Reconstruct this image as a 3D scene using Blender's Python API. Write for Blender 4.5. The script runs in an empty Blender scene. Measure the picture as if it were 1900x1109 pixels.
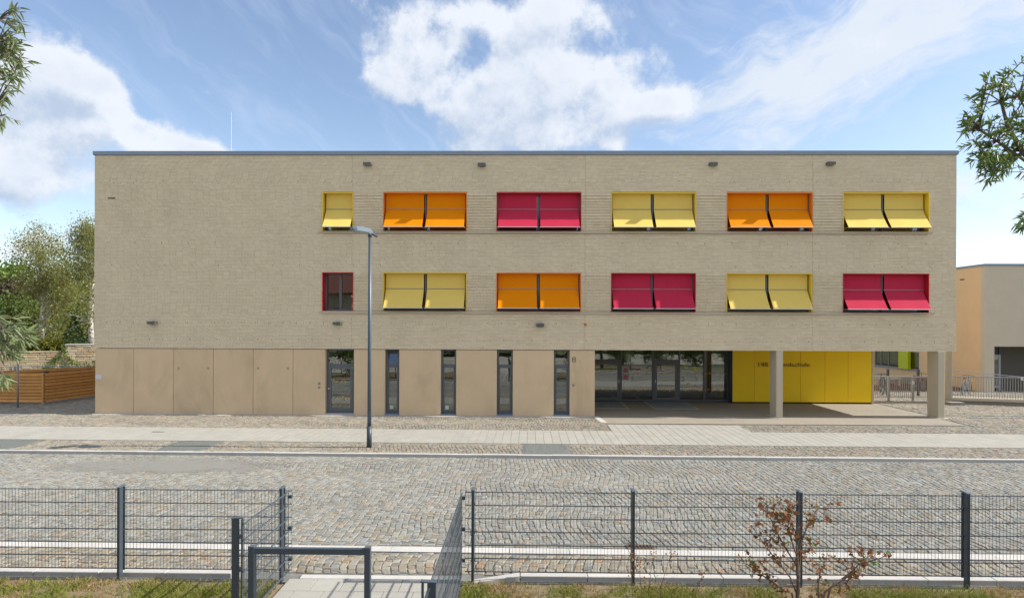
import bpy, bmesh, math, random
import numpy as np
from mathutils import Vector, Matrix, Euler
random.seed(7); RNG = np.random.default_rng(7)
scene = bpy.context.scene
COL = scene.collection
R = math.radians

# ------------------------------------------------------------------ camera
FPX, CX, CY = 1150.0, 950.0, 600.0          # focal length and principal point, in photo pixels
PSI, RHO = R(0.85), R(0.2)
CAM = np.array([0.0, -25.0, 3.69])
FWD = np.array([-math.sin(PSI), math.cos(PSI), 0]); RGT = np.array([math.cos(PSI), math.sin(PSI), 0]); UP = np.array([0, 0, 1.0])
XR = RGT*math.cos(RHO) + UP*math.sin(RHO); YR = -RGT*math.sin(RHO) + UP*math.cos(RHO)
def at(px, py, d):                            # point seen at a photo pixel, d metres in front of the camera
    return CAM + (FWD + XR*(px-CX)/FPX - YR*(py-CY)/FPX)*d
def onY(px, py, Y):
    v = FWD + XR*(px-CX)/FPX - YR*(py-CY)/FPX
    return CAM + v*((Y-CAM[1])/v[1])
def proj(p):
    v = np.asarray(p) - CAM; d = float(v@FWD)
    if d < 0.3: return (-9e9, -9e9, d)
    return CX+FPX*float(v@XR)/d, CY-FPX*float(v@YR)/d, d
cd = bpy.data.cameras.new("camera"); cam = bpy.data.objects.new("camera", cd); COL.objects.link(cam)
m = Matrix.Identity(4)
for i in range(3):
    m[i][0] = XR[i]; m[i][1] = YR[i]; m[i][2] = -FWD[i]; m[i][3] = CAM[i]
cam.matrix_world = m
cd.sensor_fit = 'HORIZONTAL'; cd.sensor_width = 36.0; cd.lens = 36.0*FPX/1900.0
cd.shift_y = (CY-554.5)/1900.0; cd.clip_start = 0.1; cd.clip_end = 6000
scene.camera = cam

# ------------------------------------------------------------------ sun, sky, exposure
SUN_EL, SUN_FRONT = R(36.0), R(-0.1)          # the sun stands to the right, in the plane of the facade
sv = Vector((math.cos(SUN_EL)*math.cos(SUN_FRONT), -math.cos(SUN_EL)*math.sin(SUN_FRONT), math.sin(SUN_EL)))
sd = bpy.data.lights.new("sun", 'SUN'); sd.energy = 1.75; sd.angle = R(0.53); sd.color = (1.0, 0.94, 0.85)
so = bpy.data.objects.new("sun", sd); COL.objects.link(so); so.rotation_euler = sv.to_track_quat('Z', 'Y').to_euler()
scene.view_settings.view_transform = 'Standard'; scene.view_settings.look = 'None'
scene.view_settings.gamma = 1.0; scene.view_settings.use_curve_mapping = False
scene.view_settings.exposure = 2.13
SKY_K = 0.066

world = bpy.data.worlds.new("World"); scene.world = world; world.use_nodes = True
NT = world.node_tree; NT.nodes.clear()
class NG:                                     # small helper to write node graphs as expressions
    def __init__(s, nt): s.nt = nt
    def n(s, t, **k):
        x = s.nt.nodes.new(t)
        for a, b in k.items(): setattr(x, a, b)
        return x
    def put(s, sock, v):
        if v is None: return
        if hasattr(v, 'is_output'): s.nt.links.new(v, sock)
        else: sock.default_value = v
    def m(s, op, a, b=None, c=None, clamp=False):
        x = s.n('ShaderNodeMath', operation=op, use_clamp=clamp)
        for i, v in enumerate((a, b, c)): s.put(x.inputs[i], v)
        return x.outputs[0]
    def v(s, op, a, b=None, scale=None):
        x = s.n('ShaderNodeVectorMath', operation=op)
        s.put(x.inputs[0], a); s.put(x.inputs[1], b)
        if scale is not None: s.put(x.inputs['Scale'], scale)
        return x.outputs['Value'] if op in ('LENGTH', 'DOT_PRODUCT') else x.outputs[0]
    def comb(s, x, y, z):
        c = s.n('ShaderNodeCombineXYZ'); s.put(c.inputs[0], x); s.put(c.inputs[1], y); s.put(c.inputs[2], z); return c.outputs[0]
    def sep(s, v):
        c = s.n('ShaderNodeSeparateXYZ'); s.put(c.inputs[0], v); return c.outputs
    def noise(s, v, scale=5, detail=4, rough=0.5, dist=0.0, lac=2.0):
        x = s.n('ShaderNodeTexNoise'); s.put(x.inputs['Vector'], v); s.put(x.inputs['Scale'], scale)
        x.inputs['Detail'].default_value = detail; x.inputs['Roughness'].default_value = rough
        x.inputs['Distortion'].default_value = dist; x.inputs['Lacunarity'].default_value = lac
        return x.outputs['Fac']
    def smooth(s, v, a, b, lo=0.0, hi=1.0):
        x = s.n('ShaderNodeMapRange', interpolation_type='SMOOTHSTEP'); s.put(x.inputs[0], v)
        for i, q in zip((1, 2, 3, 4), (a, b, lo, hi)): s.put(x.inputs[i], q)
        return x.outputs[0]
    def lin(s, v, a, b, lo=0.0, hi=1.0):
        x = s.n('ShaderNodeMapRange'); s.put(x.inputs[0], v)
        for i, q in zip((1, 2, 3, 4), (a, b, lo, hi)): s.put(x.inputs[i], q)
        return x.outputs[0]
    def mix(s, f, a, b, bt='MIX'):
        x = s.n('ShaderNodeMix', data_type='RGBA', blend_type=bt); s.put(x.inputs[0], f)
        for i, q in ((6, a), (7, b)):
            if isinstance(q, tuple) and len(q) == 3: q = q+(1,)
            s.put(x.inputs[i], q)
        return x.outputs[2]
    def ramp(s, f, stops, interp='LINEAR'):
        x = s.n('ShaderNodeValToRGB'); s.put(x.inputs[0], f); e = x.color_ramp.elements; x.color_ramp.interpolation = interp
        while len(e) < len(stops): e.new(0.5)
        for q, (p, c) in zip(e, stops): q.position = p; q.color = tuple(c)+(1,)
        return x.outputs[0]
g = NG(NT)
sky = g.n('ShaderNodeTexSky', sky_type='NISHITA'); sky.sun_disc = False
sky.sun_elevation = SUN_EL; sky.sun_rotation = math.atan2(sv.x, sv.y)
sky.air_density = 1.0; sky.dust_density = 0.7; sky.ozone_density = 1.0; sky.altitude = 100
dirv = g.v('NORMALIZE', g.n('ShaderNodeTexCoord').outputs['Generated'])
def azel(px, py):
    v = FWD + XR*(px-CX)/FPX - YR*(py-CY)/FPX; v = v/np.linalg.norm(v)
    return math.atan2(v[0], v[1]), math.asin(v[2])
BLOBS = [  # cumulus masses of the day: photo pixel, half widths in pixels, weight
    (745, 85, 85, 75, .85), (850, 25, 100, 42, .8), (720, 145, 60, 50, .7), (960, 185, 150, 52, 1.1), (965, 95, 50, 48, .9), (860, 215, 70, 30, .45), (800, 60, 60, 40, .3), (1110, 165, 75, 62, 1.05),
    (1225, 195, 55, 30, 1.0), (1060, 30, 75, 40, .85), (890, 112, 44, 24, -.32), (1010, 262, 170, 30, .62), (1160, 262, 40, 20, .5), (960, 130, 30, 15, -.3),
    (90, 140, 130, 62, 1.0), (30, 235, 150, 60, 1.0), (190, 165, 40, 45, .6), (180, 190, 35, 22, -.8), (250, 255, 100, 38, 1.15), (350, 268, 85, 26, 1.1), (430, 290, 65, 20, 1.0), (200, 235, 60, 26, .5),
    (60, 330, 160, 42, .75), (60, 445, 90, 22, .7), (20, 310, 60, 30, .4),
    (1830, 375, 110, 34, .6), (1790, 335, 60, 26, .5)]
def cloud_field(vec):
    wn = g.n('ShaderNodeTexNoise'); g.put(wn.inputs['Vector'], vec); wn.inputs['Scale'].default_value = 7; wn.inputs['Detail'].default_value = 3
    w = g.v('SCALE', g.v('SUBTRACT', wn.outputs['Color'], (.5, .5, .5)), scale=.10)
    x, y, z = g.sep(g.v('NORMALIZE', g.v('ADD', vec, w)))
    az = g.m('ARCTAN2', x, y); el = g.m('ARCSINE', z)
    tot = None
    for px, py, sx, sy, wt in BLOBS:
        a, e = azel(px, py); k = math.cos(a)
        sa = sx/FPX*k*k*1.05; se = sy/FPX*k*1.0
        u_ = g.m('DIVIDE', g.m('SUBTRACT', az, a), sa); v_ = g.m('DIVIDE', g.m('SUBTRACT', el, e), se)
        q = g.m('ADD', g.m('MULTIPLY', u_, u_), g.m('MULTIPLY', v_, v_))
        b = g.m('MULTIPLY', g.m('EXPONENT', g.m('MULTIPLY', q, -.9)), wt)
        tot = b if tot is None else g.m('ADD', tot, b)
    # out-of-view sky: cloud cover made heavier to add fill light on the facade
    gen = g.smooth(g.noise(vec, 2.2, 3, .55), .33, .52)
    away = g.smooth(g.m('ABSOLUTE', az), .80, 1.1)
    high = g.smooth(el, .50, .62)
    away = g.m('MAXIMUM', away, high)
    tot = g.m('ADD', tot, g.m('MULTIPLY', gen, away))
    f = g.noise(vec, 7.5, 14, .66, .0)
    return g.m('ADD', g.m('MINIMUM', tot, 1.05), g.m('MULTIPLY', g.m('SUBTRACT', f, .5), 2.7)), az, el
F0, AZ, EL = cloud_field(dirv)
F1, _, _ = cloud_field(g.v('NORMALIZE', g.v('ADD', dirv, (.022, 0.0, .034))))
cover = g.smooth(F0, .30, .84)
lit = g.smooth(g.m('SUBTRACT', F0, F1), -.62, .42)
thick = g.smooth(F0, .75, 1.7)
shade = g.m('MULTIPLY_ADD', thick, -.30, lit, clamp=True)
shade = g.m('ADD', shade, g.m('MULTIPLY', g.m('SUBTRACT', g.noise(dirv, 16, 6, .6), .5), .5), clamp=True)
ccol = g.mix(shade, (.120, .144, .183), (.206, .216, .233))
# thin streaked cirrus
a0, e0 = azel(1610, 85)
u_ = g.m('SUBTRACT', AZ, a0); v_ = g.m('SUBTRACT', EL, e0)
ca, sa_ = math.cos(R(16)), math.sin(R(16))
ur = g.m('ADD', g.m('MULTIPLY', u_, ca), g.m('MULTIPLY', v_, sa_)); vr = g.m('SUBTRACT', g.m('MULTIPLY', v_, ca), g.m('MULTIPLY', u_, sa_))
q = g.m('ADD', g.m('POWER', g.m('ABSOLUTE', g.m('DIVIDE', ur, .27)), 2.6), g.m('POWER', g.m('ABSOLUTE', g.m('DIVIDE', vr, .082)), 2.2))
cb = g.m('EXPONENT', g.m('MULTIPLY', q, -1.0))
cn = g.noise(g.comb(g.m('MULTIPLY', ur, 5), g.m('MULTIPLY', vr, 24), 0.0), 1.6, 9, .62, .5)
cn2 = g.noise(g.comb(g.m('MULTIPLY', ur, 14), g.m('MULTIPLY', vr, 30), 3.0), 1.6, 9, .65, .3)
cir = g.smooth(g.m('ADD', cb, g.m('ADD', g.m('MULTIPLY', g.m('SUBTRACT', cn, .5), 1.1), g.m('MULTIPLY', g.m('SUBTRACT', cn2, .5), .7))), .22, .95, 0, .9)
ca2, sa2 = math.cos(R(-38)), math.sin(R(-38))
us = g.m('ADD', g.m('MULTIPLY', AZ, ca2), g.m('MULTIPLY', EL, sa2)); vs = g.m('SUBTRACT', g.m('MULTIPLY', EL, ca2), g.m('MULTIPLY', AZ, sa2))
veil = g.smooth(g.noise(g.comb(g.m('MULTIPLY', us, 4), g.m('MULTIPLY', vs, 18), 7.0), 1.4, 8, .6, .6), .42, .80, 0, .26)
sk = g.v('SCALE', sky.outputs[0], scale=SKY_K)
gm = g.n('ShaderNodeGamma'); g.put(gm.inputs[0], sk); gm.inputs[1].default_value = .95; sk = g.v('SCALE', gm.outputs[0], scale=.665)
sk = g.mix(1.0, sk, (1.0, .975, .985), 'MULTIPLY')
col = g.mix(veil, sk, (.172, .197, .246))
col = g.mix(cir, col, (.188, .202, .222))
col = g.mix(g.m('MULTIPLY', cover, .95), col, ccol)
bg = g.n('ShaderNodeBackground'); g.put(bg.inputs[0], col); bg.inputs[1].default_value = 1.0
NT.links.new(bg.outputs[0], g.n('ShaderNodeOutputWorld').inputs[0])

# ------------------------------------------------------------------ materials
MATS = {}
def mat(name, base, rough=.75, var=.0, scale=6.0, metal=0.0, bump=0.0, bscale=60.0, ramp=None, isl=0.0, spec=.4, stain=0.0, sscale=.8, trans=0.0, coat=0.0):
    """base colour with broad variation, per-piece variation (isl / ramp by piece), stains and fine relief"""
    if name in MATS: return MATS[name]
    M = bpy.data.materials.new(name); M.use_nodes = True; nt = M.node_tree; nt.nodes.clear(); q = NG(nt)
    b = q.n('ShaderNodeBsdfPrincipled'); out = q.n('ShaderNodeOutputMaterial')
    geo = q.n('ShaderNodeNewGeometry'); pos = geo.outputs['Position']
    c = tuple(base)+(1,)
    if ramp or isl:
        oi = q.n('ShaderNodeObjectInfo').outputs['Random']
        rnd = q.m('FRACT', q.m('ADD', geo.outputs['Random Per Island'], q.m('MULTIPLY', oi, 7.31)))
        if ramp: c = q.ramp(rnd, ramp)
        if isl:
            r2 = q.m('FRACT', q.m('MULTIPLY', rnd, 17.7))
            f = q.lin(r2, 0, 1, 1-isl, 1+isl)
            c = q.mix(1.0, c, q.comb(f, f, f), 'MULTIPLY')
    if var:
        f = q.lin(q.noise(pos, scale, 6, .6), .25, .75, 1-var, 1+var)
        c = q.mix(1.0, c, q.comb(f, f, f), 'MULTIPLY')
    if stain:
        f = q.smooth(q.noise(q.v('MULTIPLY', pos, (1, 1, .55)), sscale, 7, .65, .6), .48, .74, 1, 1-stain)
        c = q.mix(1.0, c, q.comb(f, q.m('MULTIPLY_ADD', f, .98, .0), q.m('MULTIPLY_ADD', f, .95, .0)), 'MULTIPLY')
    q.put(b.inputs['Base Color'], c); b.inputs['Roughness'].default_value = rough; b.inputs['Metallic'].default_value = metal
    b.inputs['Specular IOR Level'].default_value = spec
    if coat: b.inputs['Coat Weight'].default_value = coat; b.inputs['Coat Roughness'].default_value = .15
    if bump:
        bn = q.n('ShaderNodeBump'); bn.inputs['Strength'].default_value = bump; bn.inputs['Distance'].default_value = .02
        q.put(bn.inputs['Height'], q.noise(pos, bscale, 5, .6)); nt.links.new(bn.outputs[0], b.inputs['Normal'])
    if trans:
        tr = q.n('ShaderNodeBsdfTranslucent'); q.put(tr.inputs[0], c)
        mx = q.n('ShaderNodeMixShader'); mx.inputs[0].default_value = trans
        nt.links.new(b.outputs[0], mx.inputs[1]); nt.links.new(tr.outputs[0], mx.inputs[2]); nt.links.new(mx.outputs[0], out.inputs[0])
    else: nt.links.new(b.outputs[0], out.inputs[0])
    MATS[name] = M; return M
def glass_mat(name, ior, tint):
    M = bpy.data.materials.new(name); M.use_nodes = True; nt = M.node_tree; nt.nodes.clear(); q = NG(nt)
    fr = q.n('ShaderNodeFresnel'); fr.inputs[0].default_value = ior
    gl = q.n('ShaderNodeBsdfGlossy'); gl.inputs['Roughness'].default_value = .0; gl.inputs[0].default_value = (.92, .95, .95, 1)
    nz = q.n('ShaderNodeBump'); nz.inputs['Strength'].default_value = .012; nz.inputs['Distance'].default_value = .1
    q.put(nz.inputs['Height'], q.noise(q.n('ShaderNodeNewGeometry').outputs['Position'], 1.3, 2, .5)); nt.links.new(nz.outputs[0], gl.inputs['Normal'])
    tr = q.n('ShaderNodeBsdfTransparent'); tr.inputs[0].default_value = tuple(tint)+(1,)
    mx = q.n('ShaderNodeMixShader'); nt.links.new(fr.outputs[0], mx.inputs[0]); nt.links.new(tr.outputs[0], mx.inputs[1]); nt.links.new(gl.outputs[0], mx.inputs[2])
    nt.links.new(mx.outputs[0], q.n('ShaderNodeOutputMaterial').inputs[0]); return M
GLASS = glass_mat("window_glass", 2.6, (.55, .60, .58))
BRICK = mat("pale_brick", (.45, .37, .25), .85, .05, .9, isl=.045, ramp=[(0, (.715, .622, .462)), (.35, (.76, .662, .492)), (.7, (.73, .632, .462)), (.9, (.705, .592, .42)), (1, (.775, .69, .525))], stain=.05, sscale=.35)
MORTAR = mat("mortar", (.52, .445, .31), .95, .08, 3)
CONC = mat("sandy_concrete", (.68, .525, .345), .85, .05, 1.2, bump=.0, stain=.15, sscale=.7, isl=.035)
COLUMN = mat("column_concrete", (.55, .49, .38), .8, .04, 1.5, bump=.0, stain=.05)
SILL = mat("sill_stone", (.50, .43, .33), .8, .05, 2)
ZINC = mat("zinc_sheet", (.24, .30, .385), .45, .05, .7, metal=.35, stain=.08)
ANTH = mat("anthracite_metal", (.055, .073, .092), .42, .08, 4, metal=.2)
FRAMEG = mat("grey_frame", (.13, .14, .16), .45, .05, 3, metal=.15)
STEEL = mat("galvanised_steel", (.30, .31, .31), .42, .12, 9, metal=.5)
POLE = mat("lamp_pole_paint", (.085, .115, .145), .4, .06, 2, metal=.2)
DARK = mat("dark_shade", (.05, .048, .045), .9)
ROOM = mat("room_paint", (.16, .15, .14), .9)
YEL = mat("yellow_facade_panel", (.92, .62, .002), .55, .03, 2)
STONEK = mat("granite_kerb", (.46, .455, .445), .85, .08, 14, bump=.25, bscale=140, isl=.06, stain=.12, sscale=2)
SLAB = mat("concrete_slab", (.325, .32, .295), .85, .05, 9, bump=.15, bscale=160, isl=.05, stain=.08, sscale=.6)
APRON = mat("entry_concrete", (.28, .255, .21), .85, .06, 3, bump=.2, bscale=120, stain=.1)
SETT = mat("natural_sett", (.3, .28, .24), .8, .14, 22, bump=.35, bscale=70, isl=.16, stain=.16, sscale=.55,
           ramp=[(0, (.195, .20, .185)), (.22, (.24, .243, .228)), (.42, (.222, .215, .187)), (.58, (.265, .266, .25)), (.70, (.175, .195, .198)), (.80, (.245, .212, .16)), (.90, (.23, .243, .243)), (.975, (.245, .195, .14)), (1, (.165, .182, .187))])
SETTW = mat("warm_sett", (.3, .28, .24), .8, .14, 22, bump=.35, bscale=70, isl=.18, stain=.16, sscale=.7,
           ramp=[(0, (.22, .205, .165)), (.25, (.26, .247, .21)), (.45, (.225, .20, .155)), (.58, (.25, .238, .205)), (.70, (.165, .172, .17)), (.82, (.26, .205, .14)), (.92, (.24, .238, .225)), (1, (.26, .185, .12))])
JOINT = mat("joint_sand", (.165, .168, .16), .95, .25, 6, bump=.4, stain=.2)
GRAVEL = mat("grey_gravel", (.145, .16, .155), .95, .30, 38, bump=.9, bscale=90, stain=.1)
SOIL = mat("dry_soil", (.20, .155, .10), .95, .25, 5, bump=.7, bscale=40, stain=.3, sscale=1.6)
GROUND = mat("ground_cover", (.12, .13, .06), .95, .3, .4, bump=.3, bscale=3)
WHITEP = mat("white_paper", (.62, .62, .68), .7)
RUST = mat("rusty_cast_iron", (.16, .095, .06), .75, .3, 30, metal=.3, bump=.3)

# ------------------------------------------------------------------ mesh builders
WLOC = {}
def wl(o): return WLOC.get(o.name, (0., 0., 0.)) if o else (0., 0., 0.)
def tag(o, label=None, cat=None, group=None, kind=None):
    if label: o['label'] = label
    if cat: o['category'] = cat
    if group: o['group'] = group
    if kind: o['kind'] = kind
    return o
def link(name, me, parent=None, loc=(0, 0, 0)):
    o = bpy.data.objects.new(name, me); COL.objects.link(o)
    if parent:
        o.parent = parent; p = wl(parent); o.location = tuple(loc[i]-p[i] for i in range(3))
    else: o.location = loc
    WLOC[o.name] = tuple(loc); return o
def empty(name, loc, label=None, cat=None, group=None, kind=None):
    o = link(name, None, None, loc); o.empty_display_size = .2
    return tag(o, label, cat, group, kind)
def np_mesh(name, V, F, mat_, smooth=False):
    """V (n,3); F list of tuples or an (m,k) array"""
    me = bpy.data.meshes.new(name)
    V = np.asarray(V, dtype=np.float32)
    if isinstance(F, np.ndarray):
        k = F.shape[1]; idx = F.astype(np.int32).ravel(); n = F.shape[0]
        starts = np.arange(n, dtype=np.int32)*k
    else:
        idx = np.fromiter((i for f in F for i in f), dtype=np.int32); L = np.fromiter((len(f) for f in F), dtype=np.int32)
        n = len(L); starts = np.concatenate(([0], np.cumsum(L)[:-1])).astype(np.int32)
    me.vertices.add(len(V)); me.vertices.foreach_set('co', V.ravel())
    me.loops.add(len(idx)); me.loops.foreach_set('vertex_index', idx)
    me.polygons.add(n); me.polygons.foreach_set('loop_start', starts)
    me.polygons.foreach_set('use_smooth', np.full(n, bool(smooth)))
    me.update(calc_edges=True); me.validate()
    if mat_: me.materials.append(mat_)
    return me
class MB:
    def __init__(s): s.V = []; s.F = []
    def add(s, V, F):
        o = len(s.V); s.V += [tuple(map(float, v)) for v in V]; s.F += [tuple(i+o for i in f) for f in F]; return s
    def box(s, x0, x1, y0, y1, z0, z1):
        V = [(x0, y0, z0), (x1, y0, z0), (x1, y1, z0), (x0, y1, z0), (x0, y0, z1), (x1, y0, z1), (x1, y1, z1), (x0, y1, z1)]
        return s.add(V, [(0, 3, 2, 1), (4, 5, 6, 7), (0, 1, 5, 4), (1, 2, 6, 5), (2, 3, 7, 6), (3, 0, 4, 7)])
    def cbox(s, x0, x1, y0, y1, z0, z1, b=.004):   # box with chamfered vertical and top edges
        pts = [(x0+b, y0), (x1-b, y0), (x1, y0+b), (x1, y1-b), (x1-b, y1), (x0+b, y1), (x0, y1-b), (x0, y0+b)]
        cx, cy = (x0+x1)/2, (y0+y1)/2
        V = [(x, y, z0) for x, y in pts]+[(x, y, z1-b) for x, y in pts]+[(x+(b if x < cx else -b)*.8, y+(b if y < cy else -b)*.8, z1) for x, y in pts]
        F = [tuple(range(7, -1, -1)), tuple(range(16, 24))]
        for l in (0, 8):
            for i in range(8): j = (i+1) % 8; F.append((l+i, l+j, l+8+j, l+8+i))
        return s.add(V, F)
    def hexa(s, P):                                # 8 corners, bottom ring then top ring
        return s.add(P, [(0, 3, 2, 1), (4, 5, 6, 7), (0, 1, 5, 4), (1, 2, 6, 5), (2, 3, 7, 6), (3, 0, 4, 7)])
    def quad(s, a, b, c, d): return s.add([a, b, c, d], [(0, 1, 2, 3)])
    def tube(s, pts, r, n=8, cap=True):
        pts = [np.array(p, float) for p in pts]; rs = r if hasattr(r, '__len__') else [r]*len(pts)
        V = []; F = []
        prev = None
        for i, p in enumerate(pts):
            t = pts[min(i+1, len(pts)-1)]-pts[max(i-1, 0)]; t = t/(np.linalg.norm(t)+1e-9)
            if prev is None:
                h = np.array([0, 0, 1.]) if abs(t[2]) < .9 else np.array([1., 0, 0])
                u = np.cross(t, h)
            else: u = prev-t*np.dot(prev, t)
            u = u/(np.linalg.norm(u)+1e-9); prev = u; w = np.cross(t, u)
            for k in range(n):
                a = 2*math.pi*k/n; V.append(p+rs[i]*(math.cos(a)*u+math.sin(a)*w))
        for i in range(len(pts)-1):
            for k in range(n):
                k2 = (k+1) % n; F.append((i*n+k, i*n+k2, (i+1)*n+k2, (i+1)*n+k))
        if cap: F.append(tuple(range(n-1, -1, -1))); F.append(tuple((len(pts)-1)*n+k for k in range(n)))
        return s.add(V, F)
    def prism(s, prof, x0, x1, axis='x'):          # profile (u,v) extruded along an axis
        n = len(prof)
        def P(u, v, w): return {'x': (w, u, v), 'y': (u, w, v), 'z': (u, v, w)}[axis]
        V = [P(u, v, x0) for u, v in prof]+[P(u, v, x1) for u, v in prof]
        F = [tuple(range(n-1, -1, -1)), tuple(range(n, 2*n))]+[(i, (i+1) % n, n+(i+1) % n, n+i) for i in range(n)]
        return s.add(V, F)
    def dome(s, c, r, h, n=16, m_=6):
        V = []; F = []
        for j in range(m_):
            a = j/m_*math.pi/2
            for k in range(n): V.append((c[0]+r*math.cos(a)*math.cos(2*math.pi*k/n), c[1]+r*math.cos(a)*math.sin(2*math.pi*k/n), c[2]+h*math.sin(a)))
        V.append((c[0], c[1], c[2]+h))
        for j in range(m_-1):
            for k in range(n): k2 = (k+1) % n; F.append((j*n+k, j*n+k2, (j+1)*n+k2, (j+1)*n+k))
        for k in range(n): F.append(((m_-1)*n+k, (m_-1)*n+(k+1) % n, m_*n))
        return s.add(V, F)
    def build(s, name, mat_, parent=None, smooth=False, bevel=0.0):
        V = np.array(s.V); o = np.array([(V[:, 0].min()+V[:, 0].max())/2, (V[:, 1].min()+V[:, 1].max())/2, V[:, 2].min()])
        me = np_mesh(name, V-o, s.F, mat_, smooth)
        if smooth:
            try: me.shade_auto_smooth(angle=R(40))
            except Exception: pass
        ob = link(name, me, parent, tuple(o))
        if bevel:
            b = ob.modifiers.new("bevel", 'BEVEL'); b.width = bevel; b.segments = 2; b.limit_method = 'ANGLE'
        return ob
def box(name, mat_, parent, *a, bevel=0.0): return MB().box(*a).build(name, mat_, parent, bevel=bevel)
def copy_obj(o, parent, loc):
    c = o.copy(); COL.objects.link(c); p = wl(parent)
    c.parent = parent; c.location = tuple(loc[i]-p[i] for i in range(3)); WLOC[c.name] = tuple(loc); return c
def copy_tree(root, loc, label=None, rz=None):
    c = root.copy(); COL.objects.link(c); c.location = loc; WLOC[c.name] = tuple(loc)
    if label: c['label'] = label
    if rz is not None: c.rotation_euler.z = rz
    for ch in root.children:
        d = ch.copy(); COL.objects.link(d); d.parent = c
        for gc in ch.children:
            e = gc.copy(); COL.objects.link(e); e.parent = d
    return c
def text_mesh(name, s, size, loc, mat_, parent=None, width=None, depth=.02, rot=(math.pi/2, 0, 0)):
    cu = bpy.data.curves.new(name, 'FONT'); cu.body = s; cu.size = size; cu.extrude = depth/2; cu.offset = -.02*size; cu.align_x = 'LEFT'; cu.resolution_u = 3
    t = bpy.data.objects.new(name+"_tmp", cu); COL.objects.link(t)
    dg = bpy.context.evaluated_depsgraph_get(); me = bpy.data.meshes.new_from_object(t.evaluated_get(dg))
    bpy.data.objects.remove(t); bpy.data.curves.remove(cu)
    n = len(me.vertices); co = np.empty(n*3, np.float32); me.vertices.foreach_get('co', co); co = co.reshape(-1, 3)
    if width:
        k = width/(co[:, 0].max()-co[:, 0].min()); co[:, 0] = (co[:, 0]-co[:, 0].min())*k
    E_ = np.array(Euler(rot).to_matrix()); co = co@E_.T
    me.vertices.foreach_set('co', co.ravel().astype(np.float32)); me.materials.clear(); me.materials.append(mat_); me.update()
    return link(name, me, parent, loc)
def in_view(p, mar=0):
    x, y, d = proj(p); return d > .5 and -mar < x < 1900+mar and -mar < y < 1109+mar
def pieces(items, name, stuff_name, mat_, parent, limit=300):
    """items: (verts, faces, centre). The largest in view become parts of their own, the rest one part of stuff"""
    key = []
    for i, (V, F, c) in enumerate(items):
        key.append((0 if in_view(c) else 1, float(np.linalg.norm(np.asarray(c)-CAM)), i))
    key.sort(); first = [k[2] for k in key[:limit] if k[0] == 0]; fs = set(first)
    for i in first:
        V, F, c = items[i]
        link(name, np_mesh(name, np.asarray(V)-np.asarray(c), F, mat_), parent, tuple(c))
    VV = []; FF = []; n = 0
    for i, (V, F, c) in enumerate(items):
        if i in fs: continue
        VV.append(np.asarray(V)); FF += [tuple(j+n for j in f) for f in F]; n += len(V)
    if VV:
        o = link(stuff_name, np_mesh(stuff_name, np.concatenate(VV)-np.array(wl(parent)), FF, mat_), parent, wl(parent)); o['kind'] = 'stuff'

# ------------------------------------------------------------------ ground and street
PZ, RZ = -0.04, -0.12                          # pavement and road levels
TH = -0.0125
CT, ST = math.cos(TH), math.sin(TH)
def SP(s, t): return (s*CT - t*ST, s*ST + t*CT)   # street coordinates: s along the kerb, t across it
def strip(s0, s1, t0, t1, z):
    return [(*SP(s0, t0), z), (*SP(s1, t0), z), (*SP(s1, t1), z), (*SP(s0, t1), z)]
def sheet(name, mat_, poly, label=None, parent=None):
    mb = MB(); mb.add(poly, [tuple(range(len(poly)))]); return tag(mb.build(name, mat_, parent), label, None, None, 'structure' if not parent else None)
sheet('ground', GROUND, [(-2500, -2500, -.30), (2500, -2500, -.30), (2500, 2500, -.30), (-2500, 2500, -.30)])
def sett_items(s0, s1, t0, t1, z, w, l, arc=0.0, period=1.7, skip=None, jit=.018, gap=.007, dome=.0025, world=True):
    out = []; n = int((s1-s0+2*arc)/w)+2; seed = random.Random(int(s0*100+t0*10))
    for i in range(n):
        sa = s0-arc+i*w; t = t0-seed.random()*l
        while t < t1:
            L = l*seed.uniform(.72, 1.35); ta, tb = max(t, t0), min(t+L, t1); t += L
            if tb-ta < .05: continue
            wa = w*seed.uniform(.90, 1.03)
            ph = .35*math.sin(sa*.9)+.25*math.sin(sa*.37+2)
            def W_(u, v):
                return u+arc*.5*(1-math.cos(2*math.pi*(v/period)+ph))+.05*math.sin(v*2.1+u*.7), v+.04*math.sin(u*1.9+v)
            c = [W_(sa+gap/2, ta+gap/2), W_(sa+wa-gap/2, ta+gap/2), W_(sa+wa-gap/2, tb-gap/2), W_(sa+gap/2, tb-gap/2)]
            c = [(x+seed.uniform(-jit, jit), y+seed.uniform(-jit, jit)) for x, y in c]
            c = [(min(max(x, s0), s1), min(max(y, t0), t1)) for x, y in c]
            if max(p[0] for p in c)-min(p[0] for p in c) < .035: continue
            cx = sum(p[0] for p in c)/4; cy = sum(p[1] for p in c)/4
            if skip and skip(cx, cy): continue
            dz = seed.uniform(-.005, .004); ins = .013
            c = [SP(*p) for p in c]; cx, cy = SP(cx, cy)
            V = [(x, y, z-.03) for x, y in c]; V2 = [(x, y, z-.006+dz) for x, y in c]; V3 = []
            for x, y in c:
                d = math.hypot(x-cx, y-cy)+1e-6; k = max(0, 1-ins*1.5/d)
                V3.append((cx+(x-cx)*k, cy+(y-cy)*k, z+dome*.7+dz+seed.uniform(-.003, .003)))
            F = [(8, 9, 10, 11)]
            for a in range(4):
                b = (a+1) % 4; F.append((a, b, 4+b, 4+a)); F.append((4+a, 4+b, 8+b, 8+a))
            out.append((V+V2+V3, F, (cx, cy, z)))
    return out
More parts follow.
